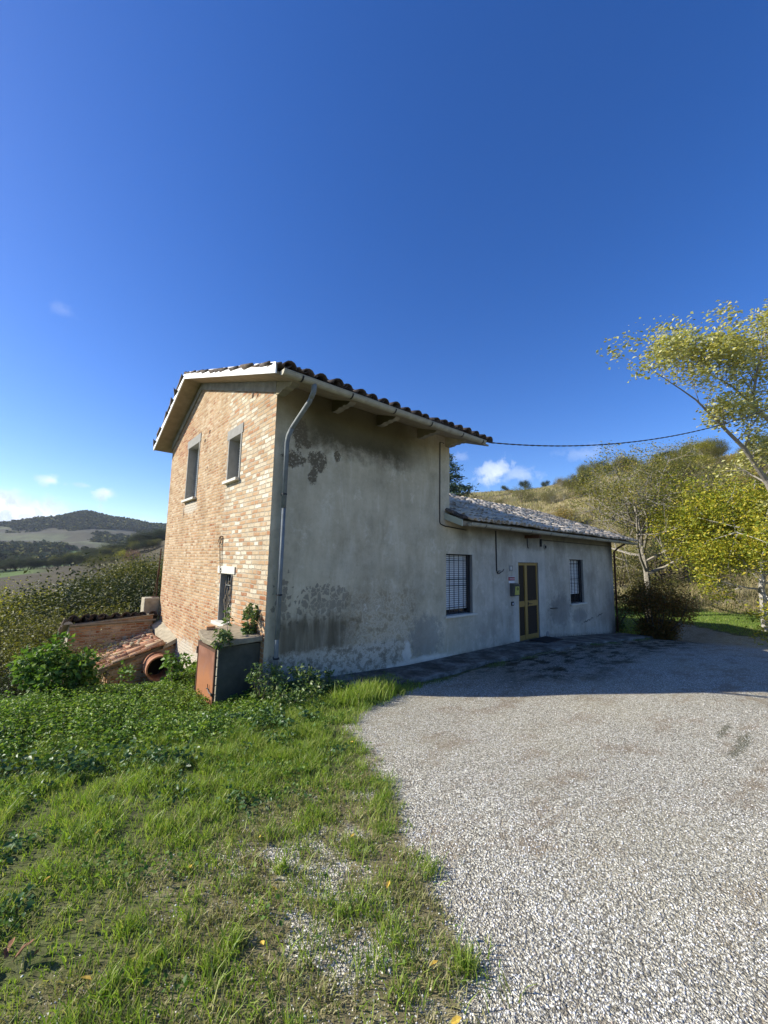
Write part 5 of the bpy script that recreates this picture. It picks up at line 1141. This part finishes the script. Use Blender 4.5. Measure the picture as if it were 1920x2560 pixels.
def free_tree(name, x, y, label, seed, h, nleaf, lsize, leafm, barkm, **k):
    o = make_tree(seed, h, nleaf, lsize, leafm, barkm, name, label, 'tree', **k); o.location = (x, y, float(H(x, y))); return o
free_tree('locust_tree', 21.1, -3.4, 'broad yellow-green locust tree standing behind the lawn at the right', 41, 7.3, 46000, .12, M['gold_leaf'], M['bark_pale'], nch=(14, 6, 4), spread=.9, rad=.24, r0=.15, up=.03, down=.25, ratio=.66)
free_tree('locust_tree', 22.5, -5.6, 'second yellow-green locust tree, cut by the right edge of the photo', 43, 6.4, 30000, .125, M['gold_leaf'], M['bark_pale'], nch=(12, 6, 4), spread=.9, rad=.30, r0=.13, up=.03, down=.25, ratio=.66)
free_tree('bare_tree', 21.3, 1.0, 'half-bare spreading tree with grey limbs and thin brown leaves beyond the low wing', 52, 8.6, 17000, .10, M['sparse_leaf'], M['bark_mid'], nch=(13, 7, 5), spread=.82, rad=.18, r0=.17, up=.18, minr=.003, ratio=.66)
# cedar behind the wing
def cedar(x, y, h, rad_, label):
    z = float(H(x, y)); root = empty('cedar_tree', (x, y, z), label, 'tree'); mb = MB(); R = random.Random(6); P = []; Dd = []
    mb.tube([(x, y, z-.2), (x, y, z+h*.5), (x+.05, y, z+h)], [.2, .12, .02], 8); lvl = 0; k_ = 0; hh_ = .8
    while hh_ < h-.1:
        L = rad_*(1-(hh_/h))**.75+.15; nb = 7
        for j in range(nb):
            a = k_*2.4+R.uniform(-.3, .3); k_ += 1; l_ = L*R.uniform(.7, 1.1); p0 = Vector((x, y, z+hh_+R.uniform(-.15, .15))); p1 = p0+Vector((cos(a)*l_*.6, sin(a)*l_*.6, l_*.12)); p2 = p0+Vector((cos(a)*l_, sin(a)*l_, -l_*.02))
            mb.tube([p0, p1, p2], [.03, .018, .006], 4)
            m_ = int(150*l_)
            for q in range(m_):
                t = .2+.8*R.random()**.7; p = p0.lerp(p1, t/.6) if t < .6 else p1.lerp(p2, (t-.6)/.4); w = l_*.26*(1-abs(t-.55))+.05
                P.append((p.x+R.gauss(0, w), p.y+R.gauss(0, w), p.z+R.gauss(0, .05)+.03-abs(R.gauss(0, .08)))); Dd.append((cos(a), sin(a), .1))
        hh_ += .42
    mb.build('trunk', M['bark_dark'], root); V, F = leaf_geo(np.array(P), .15, np.random.RandomState(5), down=.1, aspect=.34, dirs=np.array(Dd)*.8); nobj('crown', V, [F], M['cedar'], root)
cedar(14.6, 9.0, 9.2, 3.3, 'dark blue-green cedar rising behind the tall block and the low wing roof')

# ---- prototypes of the woodland
K = {}
K['a'] = make_tree(1, 6.0, 8500, .135, M['olive_tree'], M['bark'], 'olive_tree', 'olive-green woodland tree on the valley slope below the house', 'tree', nch=(11, 6, 3), rad=.42, group='trees on the valley slope', spread=.8)
K['b'] = make_tree(2, 6.0, 9000, .13, M['dark_tree'], M['bark_dark'], 'dark_tree', 'dark green woodland tree on the valley slope below the house', 'tree', nch=(11, 6, 3), rad=.40, group='trees on the valley slope', spread=.8)
K['c'] = make_tree(3, 7.0, 2600, .11, M['sparse_leaf'], M['bark_pale'], 'thin_tree', 'half-bare thin tree on the valley slope below the house', 'tree', nch=(10, 6, 4), rad=.3, group='trees on the valley slope', minr=.004)
K['d'] = make_tree(4, 2.6, 5000, .09, M['olive_tree'], M['bark'], 'olive_shrub', 'olive shrub', 'shrub', nch=(6, 4), maxl=2, multi=5, rad=.30, spread=.85)
K['e'] = make_tree(5, 2.2, 4200, .08, M['greyscrub'], M['bark_pale'], 'grey_shrub', 'grey shrub', 'shrub', nch=(6, 4), maxl=2, multi=6, rad=.28, spread=.85)
K['f'] = make_tree(6, 6.0, 7000, .12, M['yellow_tree'], M['bark'], 'yellow_tree', 'yellow tree', 'tree', nch=(11, 6, 3), rad=.36, spread=.75)
K['g'] = make_tree(7, 2.4, 2000, .14, M['autumn'], M['bark'], 'ochre_shrub', 'ochre shrub', 'shrub', nch=(6, 4), maxl=2, multi=5, rad=.28, spread=.85)
K['h'] = make_tree(8, 4.0, 2200, .20, M['pink'], M['bark'], 'red_shrub', 'red shrub', 'shrub', nch=(8, 5), maxl=2, multi=3, rad=.34, spread=.85)
K['i'] = make_tree(9, 6.0, 7000, .14, M['dark_tree'], M['bark_dark'], 'round_tree', 'round tree', 'tree', nch=(16, 7, 3), rad=.34, spread=.95, trunk=.2, ratio=.5)
K['j'] = make_tree(10, 3.0, 5500, .085, M['dark_tree'], M['bark_dark'], 'dark_shrub', 'dark shrub', 'shrub', nch=(6, 4), maxl=2, multi=6, rad=.30, spread=.85)
used = set()
def put(k, a, r, sc, label, group, dz=0.0, squash=1.0, cat=None):
    x, y, z = polar(a, r); s_ = (sc, sc, sc*squash); rz = RR.random()*6.28
    if k not in used:
        o = K[k]; used.add(k); o.location = (x, y, z+dz); o.rotation_euler = (0, 0, rz); o.scale = s_
    else: o = dup(K[k], (x, y, z+dz), rz, s_)
    o['label'] = label
    if group: o['group'] = group
    elif 'group' in o: del o['group']
    return o
def noise_free(a, r): x, y, z = polar(a, r); return x, y
GL = 'trees on the valley slope left of the house'
names = {'a': 'olive-green woodland tree', 'b': 'dark green woodland tree', 'c': 'thin half-bare woodland tree', 'f': 'yellowing woodland tree', 'j': 'dark low thicket shrub', 'd': 'olive thicket shrub'}
for k in range(165):
    r = 11.5+60*(k/150)**1.3; a = RR.uniform(-50, -26)
    if r < 18 and a > -33: a -= 8
    kk = RR.choice('aaaabbbbbcdj' if r > 20 else 'ddjjaj'); sc = (RR.uniform(.45, 1.12)+.1*(r > 30))*(.68 if r > 30 and a < -37 else 1.0)
    if r < 18: sc = min(sc, .62)
    put(kk, a, r, sc, names[kk]+' on the valley slope left of the house', GL)
for (a, r, sc, kk, lb) in ((-39.6, 30, 1.12, 'f', 'yellowing feathery tree that stands highest above the valley thicket'), (-38.0, 31, 1.0, 'a', 'olive tree just right of the tallest yellowing tree in the valley'), (-36.2, 33, .98, 'c', 'half-bare tree between the valley thicket and the brick gable'),
    (-44.5, 26, .85, 'f', 'yellow tree at the left edge of the photo above the thicket'), (-31.2, 28, 1.08, 'a', 'bushy olive tree right beside the brick gable'), (-32.5, 24, .9, 'b', 'dark green tree below the tree beside the brick gable'), (-30.2, 36, 1.2, 'b', 'tall dark green tree half hidden by the brick gable')):
    put(kk, a, r, sc, lb, None)
# hedge rows round the ploughed field
for k in range(64):
    t = k/63; a = -46+16.6*t; r = 286-30*t+RR.uniform(-6, 6); kk = RR.choice('bbiaaj'); put(kk, a, r, RR.uniform(.7, 1.25)*(1.6 if kk == 'j' else 1), 'hedgerow tree along the far edge of the ploughed field', 'hedgerow beyond the ploughed field')
for k in range(46):
    t = k/45; a = -36.5+7.5*t; r = 330-10*t+RR.uniform(-10, 10); put(RR.choice('bbi'), a, r, RR.uniform(1.3, 2.0), 'dark tree on the brown ridge left of the gable', 'dark trees on the brown ridge')
put('f', -32.9, 200, 1.15, 'golden yellow tree at the edge of the ploughed field', None); put('h', -32.1, 196, 1.5, 'dusky red bush beside the golden tree at the field edge', None)
put('d', -35.2, 205, 2.4, 'round olive bush left of the golden tree at the field edge', None); put('a', -34.2, 210, .9, 'olive tree behind the round bush at the field edge', None); put('i', -31.0, 120, 1.15, 'dark green tree below the dusky red bush, close to the gable', None)
# far woods and hedges (read as one mass)
def far_wood():
    P = []; S = []
    n = 60000; a = RG.uniform(-66, -20, n); r = RG.uniform(500, 1750, n); w = np.radians(YAW-a); x = P0[0]+r*np.cos(w); y = P0[1]+r*np.sin(w); z = H(x, y)
    top = z+fnoise(x, y, 70, 6, 1)*9 > 63
    hed = (np.abs(np.sin(x/95+1.3*fnoise(x, y, 300, 4, 3))) < .045) | (np.abs(np.sin(y/120+1.6*fnoise(x, y, 260, 4, 8))) < .05) | (fnoise(x, y, 130, 6, 14) > .62)
    lowl = (a < -38.5) & (r > 560) & (r < 900) & (fnoise(x, y, 120, 5, 4) > -.2)
    k = (top & (RG.rand(n) < .75)) | (hed & (RG.rand(n) < .65)) | lowl
    x, y, z = x[k], y[k], z[k]; m = 16; n = len(x); s = RG.uniform(3.0, 6.5, n)
    d = RG.randn(n, m, 3); d /= np.linalg.norm(d, axis=2, keepdims=True); d[..., 2] = np.abs(d[..., 2])*1.1
    Q = np.stack([x, y, z], 1)[:, None]+d*(s[:, None, None]*.8)
    V, F = leaf_geo(Q.reshape(-1, 3), np.repeat(s, m)*.85, RG, aspect=.95, fold=.1); o = nobj('far_wood', V, [F], leaf_mat('distant wood', [(.05, .058, .018), (.09, .10, .03), (.13, .13, .04), (.18, .16, .055)], 0, 1.0, 0)); tag(o, kind='stuff')
far_wood()
for k in range(70):
    a = RR.uniform(-48, -29); r = RR.uniform(430, 620); put(RR.choice('bi'), a, r, RR.uniform(1.0, 1.8), 'dark tree round the meadow on the valley floor', 'trees on the valley floor')
# ---- hillside behind the wing
GH = 'shrubs on the hillside behind the wing'
for k in range(150):
    a = RR.uniform(2, 56); r = 48+98*RR.random()
    if a < 24 and RR.random() < .65: continue
    kk = RR.choice('eeedgde'); put(kk, a, r, RR.uniform(.5, 1.0)*(1.1 if a > 22 else .55), {'e': 'grey-green shrub', 'd': 'olive shrub', 'g': 'ochre shrub'}[kk]+' on the grassy hillside behind the wing', GH)
for k in range(95):
    a = 25+33*RR.random()**.8; r = (38 if a > 31 else 75)+(90 if a > 31 else 50)*RR.random(); kk = RR.choice('aaaaafcddi'); put(kk, a, r, RR.uniform(.5, .85), 'autumn tree in the wood that covers the right side of the hill', 'wood on the hill to the right')
for (a, r, sc, kk, lb) in ((19.3, 86, 1.25, 'd', 'wide olive bush in the middle of the bare hillside above the wing roof'), (22.6, 80, .9, 'd', 'olive bush right of the wide one on the bare hillside'), (17.3, 64, .95, 'g', 'orange ochre bush just above the wing roof'), (19.6, 62, .85, 'g', 'second ochre bush, right of the orange one above the wing roof'),
    (15.8, 76, .45, 'h', 'small dark red bush left of the ochre bushes above the wing roof'), (35.5, 33, 1.15, 'j', 'dark thicket between the half-bare tree and the locust'), (37, 36, 1.6, 'j', 'dark thicket behind the locust tree'), (33, 40, 1.0, 'b', 'dark tree behind the half-bare tree'), (30.5, 34, 1.1, 'd', 'olive shrub at the foot of the half-bare tree'), (34.5, 29, .7, 'd', 'low green bush on the bank under the half-bare tree')):
    put(kk, a, r, sc, lb, None)
for (px_, w_) in ((1206, 9), (1230, 15), (1247, 14), (1266, 25), (1283, 14), (1318, 34), (1370, 27), (1401, 25)):
    a = math.degrees(math.atan((px_-960)/993.7)); put('i', a, 168, w_/25*.85, 'small dark tree standing on the skyline of the hill above the wing', 'skyline trees on the hill', -.3)
for k in range(26):
    a = 27+14*RR.random(); put(RR.choice('aidc'), a, RR.uniform(128, 172), RR.uniform(.7, 1.05), 'tree on the wooded skyline above the half-bare tree', 'wooded skyline of the hill')
for k in K:
    if k not in used: K[k].location = polar(-60, 30)
# ---- air
def haze():
    mt = bpy.data.materials.new('haze'); mt.use_nodes = True; t = mt.node_tree; t.nodes.remove(t.nodes['Principled BSDF'])
    pv = t.nodes.new('ShaderNodeVolumePrincipled'); pv.inputs['Color'].default_value = (.72, .80, .95, 1); pv.inputs['Density'].default_value = .0001; pv.inputs['Anisotropy'].default_value = .2
    t.links.new(pv.outputs[0], t.nodes['Material Output'].inputs['Volume']); mb = MB(); mb.box(-3500, -3500, -40, 3500, 3500, 170); o = mb.build('haze', mt); tag(o, kind='stuff')
haze()
